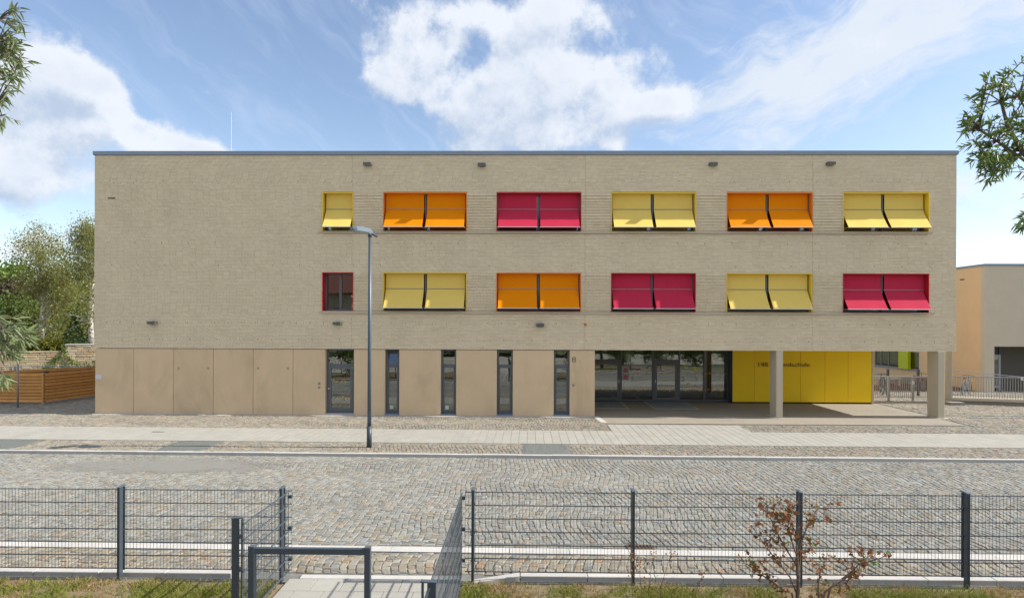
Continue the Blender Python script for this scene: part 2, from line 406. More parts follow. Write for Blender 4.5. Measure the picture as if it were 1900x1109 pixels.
# road
road = sheet('road', JOINT, strip(-60, 60, -14.45, -7.38, RZ-.012))
it = sett_items(-19.5, 18.5, -14.25, -7.44, RZ, .118, .125, arc=.11, period=2.6, skip=lambda s, t: abs(s) > 8.5+(t+15.5)*1.25+1.4)
it += sett_items(-11, 11, -14.44, -14.25, RZ, .19, .095, jit=.006, skip=lambda s, t: 2.0 < s < 2.46)
pieces(it, 'sett', 'setts', SETT, road)
for sg in (-1, 1):                             # far ends of the road, beyond what the photo can tell apart
    sheet('road_end', SETT, strip(sg*18.5 if sg > 0 else -60, 60 if sg > 0 else -19.5, -14.45, -7.38, RZ-.004), parent=road)
edging = sheet('edging_strip', JOINT, strip(-40, 40, -14.72, -14.46, RZ-.03))
x = -14.0
for k in range(28):
    a = x+k*1.0; MB().add([(*SP(q, t), zz) for zz in (RZ-.05, RZ+.004) for q, t in ((a+.004, -14.71), (a+.996, -14.71), (a+.996, -14.47), (a+.004, -14.47))], [(4, 5, 6, 7), (0, 1, 5, 4), (1, 2, 6, 5), (2, 3, 7, 6), (3, 0, 4, 7)]).build('edging_stone', STONEK, edging)
lane = sheet('parking_lane', JOINT, strip(-40, 40, -15.95, -14.73, RZ-.014))
pieces(sett_items(-13, 13, -15.62, -14.74, RZ, .135, .13, arc=.16, period=1.9, skip=lambda s, t: abs(s) > 10.5, dome=.005), 'sett', 'setts', SETTW, lane)
# far kerb
kerb = empty('kerb', (0, -7.4, RZ), kind='structure')
k0 = -21
for k in range(41):
    a = k0+k*1.0; dz = random.uniform(-.003, .003)
    P = lambda q, t, z: (*SP(q, t), z)
    c = [P(a+.003, -7.40, RZ-.05), P(a+.997, -7.40, RZ-.05), P(a+.997, -7.26, RZ-.05), P(a+.003, -7.26, RZ-.05)]
    c1 = [P(a+.003, -7.40, PZ-.008+dz), P(a+.997, -7.40, PZ-.008+dz), P(a+.997, -7.26, PZ+dz), P(a+.003, -7.26, PZ+dz)]
    c2 = [P(a+.003, -7.392, PZ+.001+dz), P(a+.997, -7.392, PZ+.001+dz), P(a+.997, -7.27, PZ+.002+dz), P(a+.003, -7.27, PZ+.002+dz)]
    F = [(8, 9, 10, 11)]+[(i, (i+1) % 4, 4+(i+1) % 4, 4+i) for i in range(4)]+[(4+i, 4+(i+1) % 4, 8+(i+1) % 4, 8+i) for i in range(4)]
    MB().add(c+c1+c2, F).build('kerbstone', STONEK, kerb)
# pavement of setts either side of the slab path
pave = sheet('pavement', JOINT, [(-60, -6.5, PZ-.014), (60, -8.0, PZ-.014), (60, 1.2, PZ-.014), (-60, 1.2, PZ-.014)])
GR = [(.12, 1.56), (-10.65, -9.25), (-16.7, -15.0)]
it = sett_items(-19.5, 18.5, -7.25, -5.75, PZ, .12, .125, arc=.16, period=2.0, skip=lambda s, t: any(a < s < b for a, b in GR) and t > -7.2)
it += sett_items(-20.5, 3.2, -3.25, -.28, PZ, .12, .125, arc=.16, period=2.0, skip=lambda s, t: SP(s, t)[1] > -.12 and s > -17.5)
it += sett_items(7.9, 19.5, -3.22, -1.78, PZ, .12, .125, arc=.16, period=2.0)
it += sett_items(3.1, 16.6, -1.87, -1.76, PZ, .12, .10, jit=.004)
it += sett_items(16.75, 20.5, -1.75, 1.0, PZ, .14, .14, arc=.3, period=1.6)
pieces(it, 'sett', 'setts', SETTW, pave)
for a, b in GR:
    p = strip(a, b, -7.24, -5.77, PZ+.004)
    n = 14; V = []; F = []
    for i in range(n+1):
        for j in range(n+1):
            s, t = a+(b-a)*i/n, -7.22+1.44*j/n; V.append((*SP(s, t), PZ+.003+(random.uniform(0, .012) if 0 < i < n and 0 < j < n else -.01)))
    for i in range(n):
        for j in range(n): q = i*(n+1)+j; F.append((q, q+n+1, q+n+2, q+1))
    tag(MB().add(V, F).build('gravel_bed', GRAVEL), kind='structure')
path = sheet('footpath', JOINT, strip(-60, 60, -5.72, -3.27, PZ-.02))
items = []
def slab_item(s0, s1, t0, t1, z, g_=.0035, frame=SP):
    dz = random.uniform(-.0015, .0015); b = .004
    c = [(s0+g_, t0+g_), (s1-g_, t0+g_), (s1-g_, t1-g_), (s0+g_, t1-g_)]; c2 = [(s0+g_+b, t0+g_+b), (s1-g_-b, t0+g_+b), (s1-g_-b, t1-g_-b), (s0+g_+b, t1-g_-b)]
    V = [(*frame(*p), z-.03) for p in c]+[(*frame(*p), z-.003+dz) for p in c]+[(*frame(*p), z+dz) for p in c2]
    F = [(8, 9, 10, 11)]+[(i, (i+1) % 4, 4+(i+1) % 4, 4+i) for i in range(4)]+[(4+i, 4+(i+1) % 4, 8+(i+1) % 4, 8+i) for i in range(4)]
    return (V, F, (*frame((s0+s1)/2, (t0+t1)/2), z))
for k in range(-76, 72):
    s0 = k*.268; t = -5.71-random.choice((0, .13, .26, .4)); T1 = -3.28
    if 3.05 < s0 < 7.85: T1 = -1.88
    while t < T1:
        ta, tb = max(t, -5.71), min(t+.52, T1); t += .52
        if tb-ta > .03: items.append(slab_item(s0, s0+.268, ta, tb, PZ+.002))
pieces(items, 'slab', 'slabs', SLAB, path)
sheet('entry_path', JOINT, strip(3.05, 7.88, -3.27, -1.87, PZ-.018))
# entry apron, yards
apron = tag(MB().add([(2.98, 5.0, PZ+.004), (2.98, .02, PZ+.004), (3.12, -1.73, PZ+.004), (16.55, -1.73, PZ+.004), (16.75, 1.2, PZ+.004), (16.75, 5.0, PZ+.004)], [(0, 1, 2, 3, 4, 5)]).build('entry_apron', APRON), kind='structure')
tag(MB().add([(2.90, -.01, PZ+.008), (3.12, -.01, PZ+.008), (3.26, -1.5, PZ+.008), (3.02, -1.5, PZ+.008)], [(3, 2, 1, 0)]).build('lit_ground_strip', STONEK, apron))  # pale strip painted in for the sunlit ground at the corner
tag(MB().box(-17.4, 3.0, -.26, .02, PZ-.05, PZ+.004).build('plinth_strip', STONEK), kind='structure')
tag(MB().add([(-60, 1.0, PZ-.012), (-17.3, 1.0, PZ-.012), (-17.3, 18.9, PZ-.012), (-60, 18.9, PZ-.012)], [(0, 1, 2, 3)]).build('forecourt', JOINT), kind='structure')
fc = bpy.data.objects['forecourt']
pieces(sett_items(-27, -17.45, -.25, 7.0, PZ, .15, .15, arc=.3, period=1.8), 'sett', 'setts', SETTW, fc, limit=150)
tag(MB().add([(16.7, -1.7, PZ-.012), (60, -2.3, PZ-.012), (60, 45, PZ-.012), (16.7, 45, PZ-.012)], [(0, 1, 2, 3)]).build('side_yard', JOINT), kind='structure')
sy = bpy.data.objects['side_yard']
pieces(sett_items(16.9, 27.5, -1.7, 12.5, PZ, .16, .16, arc=.3, period=1.8, skip=lambda s, t: s < 20.6 and t < 1.0), 'sett', 'setts', SETTW, sy, limit=150)
for x0, x1, y in ((17.9, 26.0, .15), (18.2, 26, .75)): MB().box(x0, x1, y-.03, y+.03, PZ-.03, PZ+.006).build('channel_drain', ANTH, sy)
# worn sandy patch on the road
M = bpy.data.materials.new('worn_sand'); M.use_nodes = True; q_ = NG(M.node_tree); b_ = M.node_tree.nodes['Principled BSDF']
b_.inputs['Base Color'].default_value = (.275, .268, .245, 1); b_.inputs['Roughness'].default_value = .95
pos = q_.n('ShaderNodeNewGeometry').outputs['Position']; px_, py_, pz_ = q_.sep(pos)
dd = q_.m('ADD', q_.m('POWER', q_.m('DIVIDE', q_.m('ADD', px_, 9.3), 2.9), 2.0), q_.m('POWER', q_.m('DIVIDE', q_.m('ADD', py_, 8.65), .95), 2.0))
al = q_.m('MULTIPLY', q_.smooth(q_.m('ADD', dd, q_.m('MULTIPLY', q_.m('SUBTRACT', q_.noise(pos, 1.3, 8, .7), .5), 2.6)), .15, 1.25, 1, 0), .62)
tr_ = q_.n('ShaderNodeBsdfTransparent'); mx_ = q_.n('ShaderNodeMixShader'); q_.put(mx_.inputs[0], al)
M.node_tree.links.new(tr_.outputs[0], mx_.inputs[1]); M.node_tree.links.new(b_.outputs[0], mx_.inputs[2]); M.node_tree.links.new(mx_.outputs[0], M.node_tree.nodes['Material Output'].inputs[0])
sheet('sand_patch', M, [(-13, -9.9, RZ+.012), (-5.6, -9.9, RZ+.012), (-5.6, -7.5, RZ+.012), (-13, -7.5, RZ+.012)])
# drain grate, valve cover, dark patch
dr = empty('drain_grate', (*SP(2.23, -14.35), RZ), 'rusty cast iron drain grate in the gutter beside the white edging strip', 'drain')
c = SP(2.23, -14.35)
MB().box(c[0]-.2, c[0]+.2, c[1]-.11, c[1]+.11, RZ-.05, RZ-.02).build('pit', DARK, dr)
fr_ = MB(); fr_.box(c[0]-.23, c[0]+.23, c[1]+.095, c[1]+.12, RZ-.03, RZ+.006).box(c[0]-.23, c[0]+.23, c[1]-.12, c[1]-.095, RZ-.03, RZ+.006).box(c[0]-.23, c[0]-.19, c[1]-.095, c[1]+.095, RZ-.03, RZ+.006).box(c[0]+.19, c[0]+.23, c[1]-.095, c[1]+.095, RZ-.03, RZ+.006)
fr_.build('frame', RUST, dr)
for k in range(6):
    xx = c[0]-.15+k*.058; MB().box(xx, xx+.028, c[1]-.095, c[1]+.095, RZ-.03, RZ+.004).build('bar', RUST, dr)
tag(MB().add([(*SP(-12.82+.34*math.cos(a), -6.78+.18*math.sin(a)), PZ+.012+z) for z in (-.03, 0) for a in np.linspace(0, 2*math.pi, 24, endpoint=False)], [tuple(range(24, 48))]+[(i, (i+1) % 24, 24+(i+1) % 24, 24+i) for i in range(24)]).build('dark_patch', ANTH), 'round dark patch set in the sett strip left of the lamp', 'manhole cover')  # flat dark ellipse on the setts
tag(MB().box(-12.55, -12.15, -4.13, -4.03, PZ-.02, PZ+.006).build('water_valve_cover', ANTH), 'tiny dark iron valve cover in the pale slab footpath', 'valve cover')
# kerb under the mesh fence, grass bank, garden path
fk = empty('fence_kerb', (0, -15.7, RZ), kind='structure')
a = -12.32
while a < 12.5:
    b = a+1.0
    if -3.4 < b < .7: a = 0.0; b = 1.0
    if True: mb = MB().cbox(a+.003, b-.003, -15.79, -15.66, RZ-.1, -.055, .008); mb.build('kerbstone', STONEK, fk)
    a = b
MB().cbox(-3.3, -.9, -15.80, -15.66, RZ-.1, RZ+.006, .008).build('kerbstone', STONEK, fk)
MB().hexa([(-.75, -15.92, RZ-.1), (-.01, -15.79, RZ-.1), (-.01, -15.66, RZ-.1), (-.75, -15.79, RZ-.1), (-.75, -15.92, RZ-.0), (-.01, -15.79, -.06), (-.01, -15.66, -.055), (-.75, -15.79, RZ+.0)]).build('kerbstone', STONEK, fk)
bankV = []; bankF = []; nx, ny = 120, 24
for i in range(nx+1):
    for j in range(ny+1):
        x = -13+26*i/nx; y = -15.80-j/ny*5.2; k = min(1, j/3)
        bankV.append((x, y, -.16 if -3.55 < x < -.75 else -.12+.03*k*math.sin(x*1.7)*math.cos(y*2.3)+.02*k*random.uniform(-1, 1)+(-.02 if j == 0 else 0)))
for i in range(nx):
    for j in range(ny):
        q = i*(ny+1)+j; bankF.append((q, q+1, q+ny+2, q+ny+1))
bank = tag(MB().add(bankV, bankF).build('grass_bank', SOIL, None, True), kind='structure')
sheet('lawn_strip', GROUND, [(-80, -23, -.20), (80, -23, -.20), (80, -15.9, -.20), (-80, -15.9, -.20)])
sheet('schoolyard', mat('yard_paving', (.36, .34, .29), .9, .08, 1, stain=.1), [(-80, -46, -.20), (80, -46, -.20), (80, -23.1, -.20), (-80, -23.1, -.20)])
gp = sheet('garden_path', JOINT, [(-3.46, -24, RZ-.015), (-.88, -24, RZ-.015), (-.88, -15.79, RZ-.015), (-3.46, -15.79, RZ-.015)])
ID = lambda s, t: (s, t)
row = 0; y = -15.81
while y > -23.5:
    x = -3.44-(.2 if row % 2 else 0)
    while x < -.9:
        xa, xb = max(x, -3.44), min(x+.425, -.9)
        if xb-xa > .05:
            V, F, c = slab_item(xa, xb, y-.42, y, RZ+.004, .004, ID); link('slab', np_mesh('slab', np.array(V)-np.array(c), F, SLAB), gp, c)
        x += .425
    y -= .42; row += 1

# ------------------------------------------------------------------ the school
school = empty('school_building', (0, 0, 0), 'long pale brick school block with colourful awning windows above a recessed glazed entrance', 'building')
XL, XRr, ZB, ZT = -17.40, 17.36, 2.64, 10.50
WX = [(-5.60, -2.21), (-1.01, 2.40), (3.61, 7.00), (8.23, 11.64), (12.86, 16.27)]
ROWS = [(7.41, 8.97), (4.175, 5.73)]
COLR = {'y': ('yellow', mat('yellow_fabric', (.88, .66, .17), .8, .02, 3, trans=.15, spec=.12), mat('yellow_frame', (.82, .58, .02), .45)),
        'o': ('orange', mat('orange_fabric', (.90, .29, .002), .8, .02, 3, trans=.15, spec=.12), mat('orange_frame', (.80, .22, .006), .45)),
        'r': ('crimson', mat('crimson_fabric', (.60, .036, .085), .8, .02, 3, trans=.15, spec=.12), mat('red_frame', (.50, .008, .018), .45))}
PAT = ['oryoy', 'yoryr']
openings = [(a, b, *ROWS[0]) for a, b in WX]+[(a, b, *ROWS[1]) for a, b in WX]+[(-8.07, -6.82, *ROWS[0]), (-8.06, -6.80, *ROWS[1])]
# mortar face with the openings left out
xs = sorted({XL, XRr}|{o[0] for o in openings}|{o[1] for o in openings}); zs = sorted({ZB, ZT}|{o[2] for o in openings}|{o[3] for o in openings})
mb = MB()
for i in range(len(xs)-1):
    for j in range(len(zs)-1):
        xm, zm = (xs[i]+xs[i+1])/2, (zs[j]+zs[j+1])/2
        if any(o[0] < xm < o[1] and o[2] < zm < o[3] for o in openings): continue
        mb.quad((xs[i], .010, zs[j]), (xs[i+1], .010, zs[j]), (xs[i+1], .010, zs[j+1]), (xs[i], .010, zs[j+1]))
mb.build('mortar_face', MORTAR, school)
# bricks, course by course; every second course stands proud between the windows of a row
BL, BH, JN = .268, .0574, .009
items = []; nrow = int((ZT-ZB)/BH); MOVE = [-6.86, 2.56, 11.66]
rb = random.Random(3)
for j in range(nrow+1):
    z0 = ZB+j*BH; z1 = min(z0+BH-JN, ZT)
    if z1-z0 < .02: continue
    off = rb.choice((0, .25, .5, .75, .33, .66))*BL
    cuts = [XL]
    x = XL-off
    while x < XRr:
        x += BL
        if x > XL+.05 and x < XRr-.05: cuts.append(x)
    cuts.append(XRr)
    inr = [o for o in openings if z1 > o[2]+.004 and z0 < o[3]-.004]
    sill_row = any(r[0]-.105 < (z0+z1)/2 < r[0] for r in ROWS)
    relief = any(r[0] < (z0+z1)/2 < r[1] for r in ROWS) and j % 2 == 0
    for a, b in zip(cuts[:-1], cuts[1:]):
        seg = [(a+JN/2, b-JN/2)]
        for o in inr:
            s2 = []
            for p, q in seg:
                if q <= o[0] or p >= o[1]: s2.append((p, q))
                else:
                    if p < o[0]: s2.append((p, o[0]-.002))
                    if q > o[1]: s2.append((o[1]+.002, q))
            seg = s2
        for mv in MOVE:
            s2 = []
            for p, q in seg:
                if p < mv < q: s2 += [(p, mv-.007), (mv+.007, q)]
                else: s2.append((p, q))
            seg = s2
        if sill_row: seg = [(p, q) for p, q in seg if q < -8.05 or p > 16.28]
        for p, q in seg:
            if q-p < .025: continue
            xm = (p+q)/2
            y0 = rb.uniform(-.002, .0015)
            if relief and -6.8 < xm < 12.84 and not any(o[0]-.0 < xm < o[1]+.0 for o in inr): y0 -= .03
            zz0 = z0+rb.uniform(-.001, .001)
            V = [(p, y0, zz0), (q, y0, zz0), (q, y0, z1), (p, y0, z1), (p, .02, zz0), (q, .02, zz0), (q, .02, z1), (p, .02, z1)]
            items.append((V, [(0, 1, 2, 3), (1, 5, 6, 2), (4, 0, 3, 7), (3, 2, 6, 7), (4, 5, 1, 0)], (xm, y0, (zz0+z1)/2)))
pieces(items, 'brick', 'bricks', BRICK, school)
wm = MB()
for zr, ph in ((3.66, 0), (2.98, .1), (5.99, .2), (6.9, .05), (9.4, .12)):
    x = XL+.5+ph
    while x < XRr-.3:
        wm.box(x, x+.012, -.006, .004, zr, zr+.048); x += .555 if zr < 4 else 1.1
wm.build('weep_holes', DARK, school)['kind'] = 'stuff'
# body of the block: side walls, rear, roof, soffit
sidem = bpy.data.materials.new('side_brick'); sidem.use_nodes = True; q_ = NG(sidem.node_tree); bt = q_.n('ShaderNodeTexBrick')
tc = q_.n('ShaderNodeNewGeometry').outputs['Position']; xx_, yy_, zz_ = q_.sep(tc); q_.put(bt.inputs['Vector'], q_.comb(q_.m('ADD', xx_, yy_), zz_, 0.0))
bt.inputs['Scale'].default_value = 1; bt.inputs['Brick Width'].default_value = BL; bt.inputs['Row Height'].default_value = BH; bt.inputs['Mortar Size'].default_value = .005
bt.inputs['Color1'].default_value = (.47, .39, .27, 1); bt.inputs['Color2'].default_value = (.42, .345, .235, 1); bt.inputs['Mortar'].default_value = (.27, .215, .14, 1)
sidem.node_tree.links.new(bt.outputs[0], sidem.node_tree.nodes['Principled BSDF'].inputs['Base Color']); sidem.node_tree.nodes['Principled BSDF'].inputs['Roughness'].default_value = .85
DB = 14.0
MB().box(XL, XL+.3, .022, DB, ZB, ZT).build('side_wall', sidem, school); MB().box(XRr-.3, XRr, .022, DB, ZB, ZT).build('side_wall', sidem, school)
MB().box(XL+.302, XRr-.302, DB-.3, DB, ZB, ZT).build('rear_wall', sidem, school)
MB().box(XL+.302, XRr-.302, .35, DB-.302, ZT-.3, ZT-.12).build('roof', ZINC, school)
MB().box(XL+.302, XRr-.302, .022, DB-.302, ZB, ZB+.25).build('soffit', mat('soffit_plaster', (.70, .66, .58), .85), school)
MB().box(XL+.302, XRr-.302, 3.6, 3.8, ZB+.252, ZT-.302).build('inner_wall', ROOM, school)
MB().box(XL+.302, XRr-.302, .31, 3.58, 5.95, 6.25).build('floor_slab', ROOM, school)
for a in (-6.2, -1.6, 3.0, 7.6, 12.2):
    for z0, z1 in ((ZB+.26, 5.94), (6.26, ZT-.31)): MB().box(a, a+.15, .36, 3.59, z0, z1).build('room_partition', ROOM, school)
x = XL-.05; k = 0
while x < XRr:
    x2 = min(x+random.choice((2.95, 3.0, 3.05)), XRr+.05)
    MB().prism([(-.05, ZT-.015), (-.05, ZT+.135), (.35, ZT+.12), (.35, ZT-.015)], x+.002, x2-.002).build('parapet_cap', ZINC, school)
    x = x2
MB().box(XL-.04, XRr+.04, -.03, .30, ZT-.02, ZT-.004).build('cap_shadow_strip', DARK, school)  # dark strip standing in for the shadow line under the parapet cap
rod = onY(429, 280, 8.0)
MB().tube([(rod[0], 8, ZT-.2), (rod[0], 8, onY(429, 208, 8.0)[2])], [.022, .012], 6).build('lightning_rod', mat('pale_aluminium', (.62, .64, .66), .4, metal=.3), school)
for px in (236, 341, 505, 660, 817, 980, 1463, 1626, 1710):
    p = onY(px, 280, .6); MB().tube([(p[0], .6, ZT-.15), (p[0], .6, ZT+.30)], .007, 6).build('lightning_rod', STEEL, school)
p = onY(495, 280, 5.0); MB().dome((p[0], 5.0, ZT+.12), .50, .32).build('skylight_dome', mat('acrylic', (.40, .52, .60), .2, spec=.6), school, True)
MB().box(p[0]-.55, p[0]+.55, 4.45, 5.55, ZT-.15, ZT+.12).build('skylight_curb', ZINC, school)

# sills
for r in ROWS:
    x = -8.04
    for x2 in (-5.62, -1.02, 3.6, 8.22, 12.85, 16.24):
        MB().prism([(-.06, r[0]-.10), (.015, r[0]-.10), (.015, r[0]-.003), (-.06, r[0]-.012)], x+.003, x2-.003).build('sill', SILL, school); x = x2
# windows: coloured sheet-metal reveal, frame, glass, two drop-arm awnings
ALU = mat('bright_aluminium', (.55, .57, .60), .3, .05, 5, metal=.6)
def make_window(x0, x1, r, key, shaded=True):
    z0, z1 = r; nm, fab, frm = COLR[key]; mx = (x0+x1)/2; two = (x1-x0) > 2; t = .028
    mb = MB(); mb.box(x0, x0+t, -.028, .36, z0, z1).box(x1-t, x1, -.028, .36, z0, z1).box(x0+t, x1-t, -.028, .36, z1-t, z1).box(x0+t, x1-t, .06, .36, z0-.002, z0+.015)
    w = mb.build('window', frm, school); w['label'] = ('wide' if two else 'narrow')+' window with '+nm+' sheet metal surround'+(' and lowered '+nm+' awnings' if shaded else ' and no awning')
    fy = .30; f = MB(); fw = .07
    f.box(x0+t, x1-t, fy, fy+.08, z0+.015, z0+.015+fw).box(x0+t, x1-t, fy, fy+.08, z1-t-fw, z1-t)
    us = [x0+t, x1-t-fw]+([mx-fw*.7] if two else [])
    for u in us: f.box(u, u+fw*(1.4 if (two and u == us[-1]) else 1), fy+.001, fy+.081, z0+.015+fw, z1-t-fw)
    if not two: u = x0+(x1-x0)*.52; f.box(u-.05, u+.05, fy-.012, fy+.085, z0+.015+fw, z1-t-fw)
    f.build('frame', FRAMEG, w, bevel=.004)
    MB().box(x0+t+.02, x1-t-.02, fy+.035, fy+.055, z0+.05, z1-t-.03).build('pane', GLASS, w)
    if not shaded: return w
    zm = z0+.92; zt = z1-t-.005; yu = .22; yb, zbm = -.30, z0+.135
    spans = [(x0+t+.05, mx-.07), (mx+.06, x1-t-.06)] if two else [(x0+t+.06, x1-t-.02)]
    rails = MB()
    for u in ([x0+t+.004, mx-.03, x1-t-.05] if two else [x0+t+.004]): rails.box(u, u+.045, yu+.02, yu+.075, z0+.02, z1-t)
    rails.build('guide_rail', FRAMEG, w)
    for a, b in spans:
        MB().box(a, b, yu-.004, yu+.002, zm+.014, zt).build('awning_fabric', fab, w)
        MB().tube([(a-.02, yu-.004, zm), (b+.02, yu-.004, zm)], .014, 8).build('awning_rail', STEEL, w)
        n = 10; V = []; F = []; nu = 8
        for layer in (0, 1):
            for i in range(n+1):
                s = i/n; sag = .018*math.sin(math.pi*s)
                for u in range(nu+1):
                    uu = u/nu; wv = .006*math.sin(uu*9+a)*s
                    V.append((a+(b-a)*uu, yu+(yb-yu)*s+sag*.7+wv+layer*.003, zm-.014+(zbm-zm+.014)*s-sag-layer*.003))
        st = (n+1)*(nu+1)
        for i in range(n):
            for u in range(nu):
                q = i*(nu+1)+u; F.append((q, q+nu+1, q+nu+2, q+1)); F.append((st+q, st+q+1, st+q+nu+2, st+q+nu+1))
        MB().add(V, F).build('awning_fabric', fab, w, True)
        MB().tube([(a-.025, yb, zbm-.012), (b+.025, yb, zbm-.012)], .017, 8).build('front_bar', ALU, w)
        for u in (a-.012, b+.012): MB().tube([(u, yb, zbm-.012), (u, (yb+yu)/2-.05, zbm-.02), (u, yu+.03, zbm+.08)], .011, 6).build('awning_arm', ALU, w)
    return w
for ri, r in enumerate(ROWS):
    for ci, (a, b) in enumerate(WX): make_window(a, b, r, PAT[ri][ci])
make_window(-8.07, -6.82, ROWS[0], 'y'); make_window(-8.06, -6.80, ROWS[1], 'r', False)

# ground floor: concrete panels with openings
base_open = [(-7.94, -6.78), (-5.51, -4.94), (-3.24, -2.63), (-.97, -.34), (1.33, 1.96)]
joints = [-17.38, -15.79, -14.15, -12.52, -10.89, -9.26, -7.94]
pan = list(zip(joints[:-1], joints[1:]))+[(-6.78, -5.51), (-4.94, -3.24), (-2.63, -.97), (-.34, 1.33), (1.96, 2.98)]
for a, b in pan:
    MB().box(a+.007, b-.007, .035, .30, PZ-.08, ZB-.022).build('concrete_panel', CONC, school, bevel=.006)
MB().box(-17.36, -7.95, .302, .36, PZ, ZB).build('backing_wall', DARK, school)
MB().box(-17.38, -17.08, .302, DB, PZ-.05, ZB-.002).build('side_wall', CONC, school)
MB().box(2.68, 2.98, .302, 4.9, PZ-.05, ZB-.002).build('lobby_wall', CONC, school)
MB().box(-17.0, 2.6, 3.4, 3.6, PZ, ZB-.002).build('inner_wall', ROOM, school)
MB().box(-17.0, 2.6, .37, 3.39, PZ-.06, PZ-.01).build('inner_floor', ROOM, school)
def ground_window(a, b, door=False, tilted=False):
    f0 = .22; zt = ZB-.03; zb = .02; tr0 = 1.93
    w = MB(); w.box(a+.004, a+.07, f0, f0+.08, zb, zt).box(b-.07, b-.004, f0, f0+.08, zb, zt).box(a+.07, b-.07, f0, f0+.08, zt-.05, zt).box(a+.07, b-.07, f0, f0+.08, zb, zb+.10).box(a+.07, b-.07, f0-.01, f0+.08, tr0, tr0+.09)
    w = w.build('entrance_door' if door else 'window', FRAMEG, school, bevel=.004)
    i = MB(); o = .09 if door else .02; y = f0-.02
    x0, x1, z0, z1 = a+.07, b-.07, zb+.10, tr0
    i.box(x0, x0+o+.03, y, y+.06, z0, z1).box(x1-o-.03, x1, y, y+.06, z0, z1).box(x0+o+.03, x1-o-.03, y, y+.06, z1-o-.03, z1).box(x0+o+.03, x1-o-.03, y, y+.06, z0, z0+o)
    i.build('sash', FRAMEG, w, bevel=.004)
    MB().box(x0+o, x1-o, y+.03, y+.045, z0+o*.8, z1-o*.8).build('pane', GLASS, w)
    if tilted:
        mb = MB(); zt0, zt1 = tr0+.09, zt-.05; L = zt1-zt0; an = R(17)
        def T(u, s, d): return (u, f0+.0+s*math.sin(an)+d*math.cos(an), zt0+s*math.cos(an)-d*math.sin(an))
        for (u0, u1, s0, s1) in ((x0, x0+.05, 0, L), (x1-.05, x1, 0, L), (x0+.05, x1-.05, L-.05, L), (x0+.05, x1-.05, 0, .05)):
            mb.hexa([T(u0, s0, 0), T(u1, s0, 0), T(u1, s0, .05), T(u0, s0, .05), T(u0, s1, 0), T(u1, s1, 0), T(u1, s1, .05), T(u0, s1, .05)])
        mb.build('tilted_sash', FRAMEG, w)
        MB().hexa([T(x0+.04, .04, .02), T(x1-.04, .04, .02), T(x1-.04, .04, .03), T(x0+.04, .04, .03), T(x0+.04, L-.04, .02), T(x1-.04, L-.04, .02), T(x1-.04, L-.04, .03), T(x0+.04, L-.04, .03)]).build('pane', GLASS, w)
    else: MB().box(x0-.02, x1+.02, f0+.03, f0+.045, tr0+.08, zt-.04).build('pane', GLASS, w)
    MB().box(a, b, -.02, f0+.05, PZ-.02, zb-.002).build('threshold', ZINC if not door else STONEK, school)
    return w
LEAFC = mat('leaf_sticker_print', (.6, .3, .05), .6, ramp=[(0, (.75, .55, .02)), (.25, (.70, .18, .01)), (.5, (.45, .02, .02)), (.75, (.8, .6, .03)), (1, (.25, .02, .03))])
LEAFC.node_tree.nodes['Color Ramp'].color_ramp.interpolation = 'CONSTANT'
def garland(x0, x1, y, zc, n, parent, spread=.07, size=.028, rnd=random.Random(5)):
    mb = MB()
    for i in range(n):
        x = x0+(x1-x0)*(i+rnd.random())/n; z = zc+rnd.uniform(-spread, spread); s = size*rnd.uniform(.7, 1.25); an = rnd.uniform(0, math.pi)
        pts = []
        for k in range(7):
            rr = s*(1.0, .55, .8, .5, .8, .55, .62)[k]; q = an+2*math.pi*k/7; pts.append((x+rr*math.cos(q), y, z+rr*math.sin(q)))
        mb.add(pts, [tuple(range(7))])
    o = mb.build('leaf_stickers', LEAFC, parent); o['kind'] = 'stuff'; o['label'] = 'row of red, orange and yellow leaf stickers'
for k, (a, b) in enumerate(base_open):
    w = ground_window(a, b, k == 0, k == 1)
    if k == 0:
        garland(a+.17, b-.17, .222, 1.34, 20, w); garland(a+.17, b-.17, .222, .60, 20, w)
        MB().box(a+.075, a+.115, .14, .196, .98, 1.06).tube([(a+.095, .14, 1.02), (a+.20, .14, 1.02)], .011, 8).build('handle', ALU, w)
        MB().box(b-.13, b-.075, .194, .198, 1.85, 1.905).build('green_sticker', mat('green_print', (.06, .40, .05), .5), w)
    if k in (1, 2): MB().box(a+.16, a+.30, .222, .226, .19, .34).build('paper_notice', mat('pale_mint_paper', (.50, .62, .56), .7), w)
# small fittings in the concrete
for px in (331, 386, 479, 534):
    p = onY(px, 683, .03); mb = MB().box(p[0]-.045, p[0]+.045, .026, .034, p[2]-.05, p[2]+.05); o = mb.build('formwork_anchor_plate', mat('anchor_plate', (.52, .41, .28), .8), school)
    d = MB()
    for u in (-.022, .022):
        for v in (-.022, .022): d.box(p[0]+u-.008, p[0]+u+.008, .022, .027, p[2]+v-.008, p[2]+v+.008)
    d.build('bolt', DARK, o)
def disc(mb, c, r, y0, y1, n=16):
    mb.prism([(c[0]+r*math.cos(2*math.pi*k/n), c[1]+r*math.sin(2*math.pi*k/n)) for k in range(n)], y0, y1, 'y')
    return mb
for px, py, r in ((592, 711, .045), (592, 718, .045), (1064, 714, .05)):
    p = onY(px, py, .03); disc(MB(), (p[0], p[2]), r, .012, .034).build('socket_plate', STEEL, school, True)
p0 = onY(1061, 672, .03)
tag(text_mesh('house_number', '8', .33, (p0[0], .028, p0[2]), mat('bronze_letter', (.17, .14, .10), .45, metal=.4), None, .17), 'brown metal numeral 8 fixed to the concrete beside the entrance', 'house number')
tag(MB().box(-17.35, -17.10, .018, .033, 1.36, 1.55).build('paper_notice', WHITEP), 'white sheet of paper stuck to the left end of the concrete base', 'notice')
v_ = onY(207, 368, 0); vt = empty('vent_slot', (v_[0], 0, v_[2]), 'small dark slot vent in the upper left of the brick wall', 'vent')
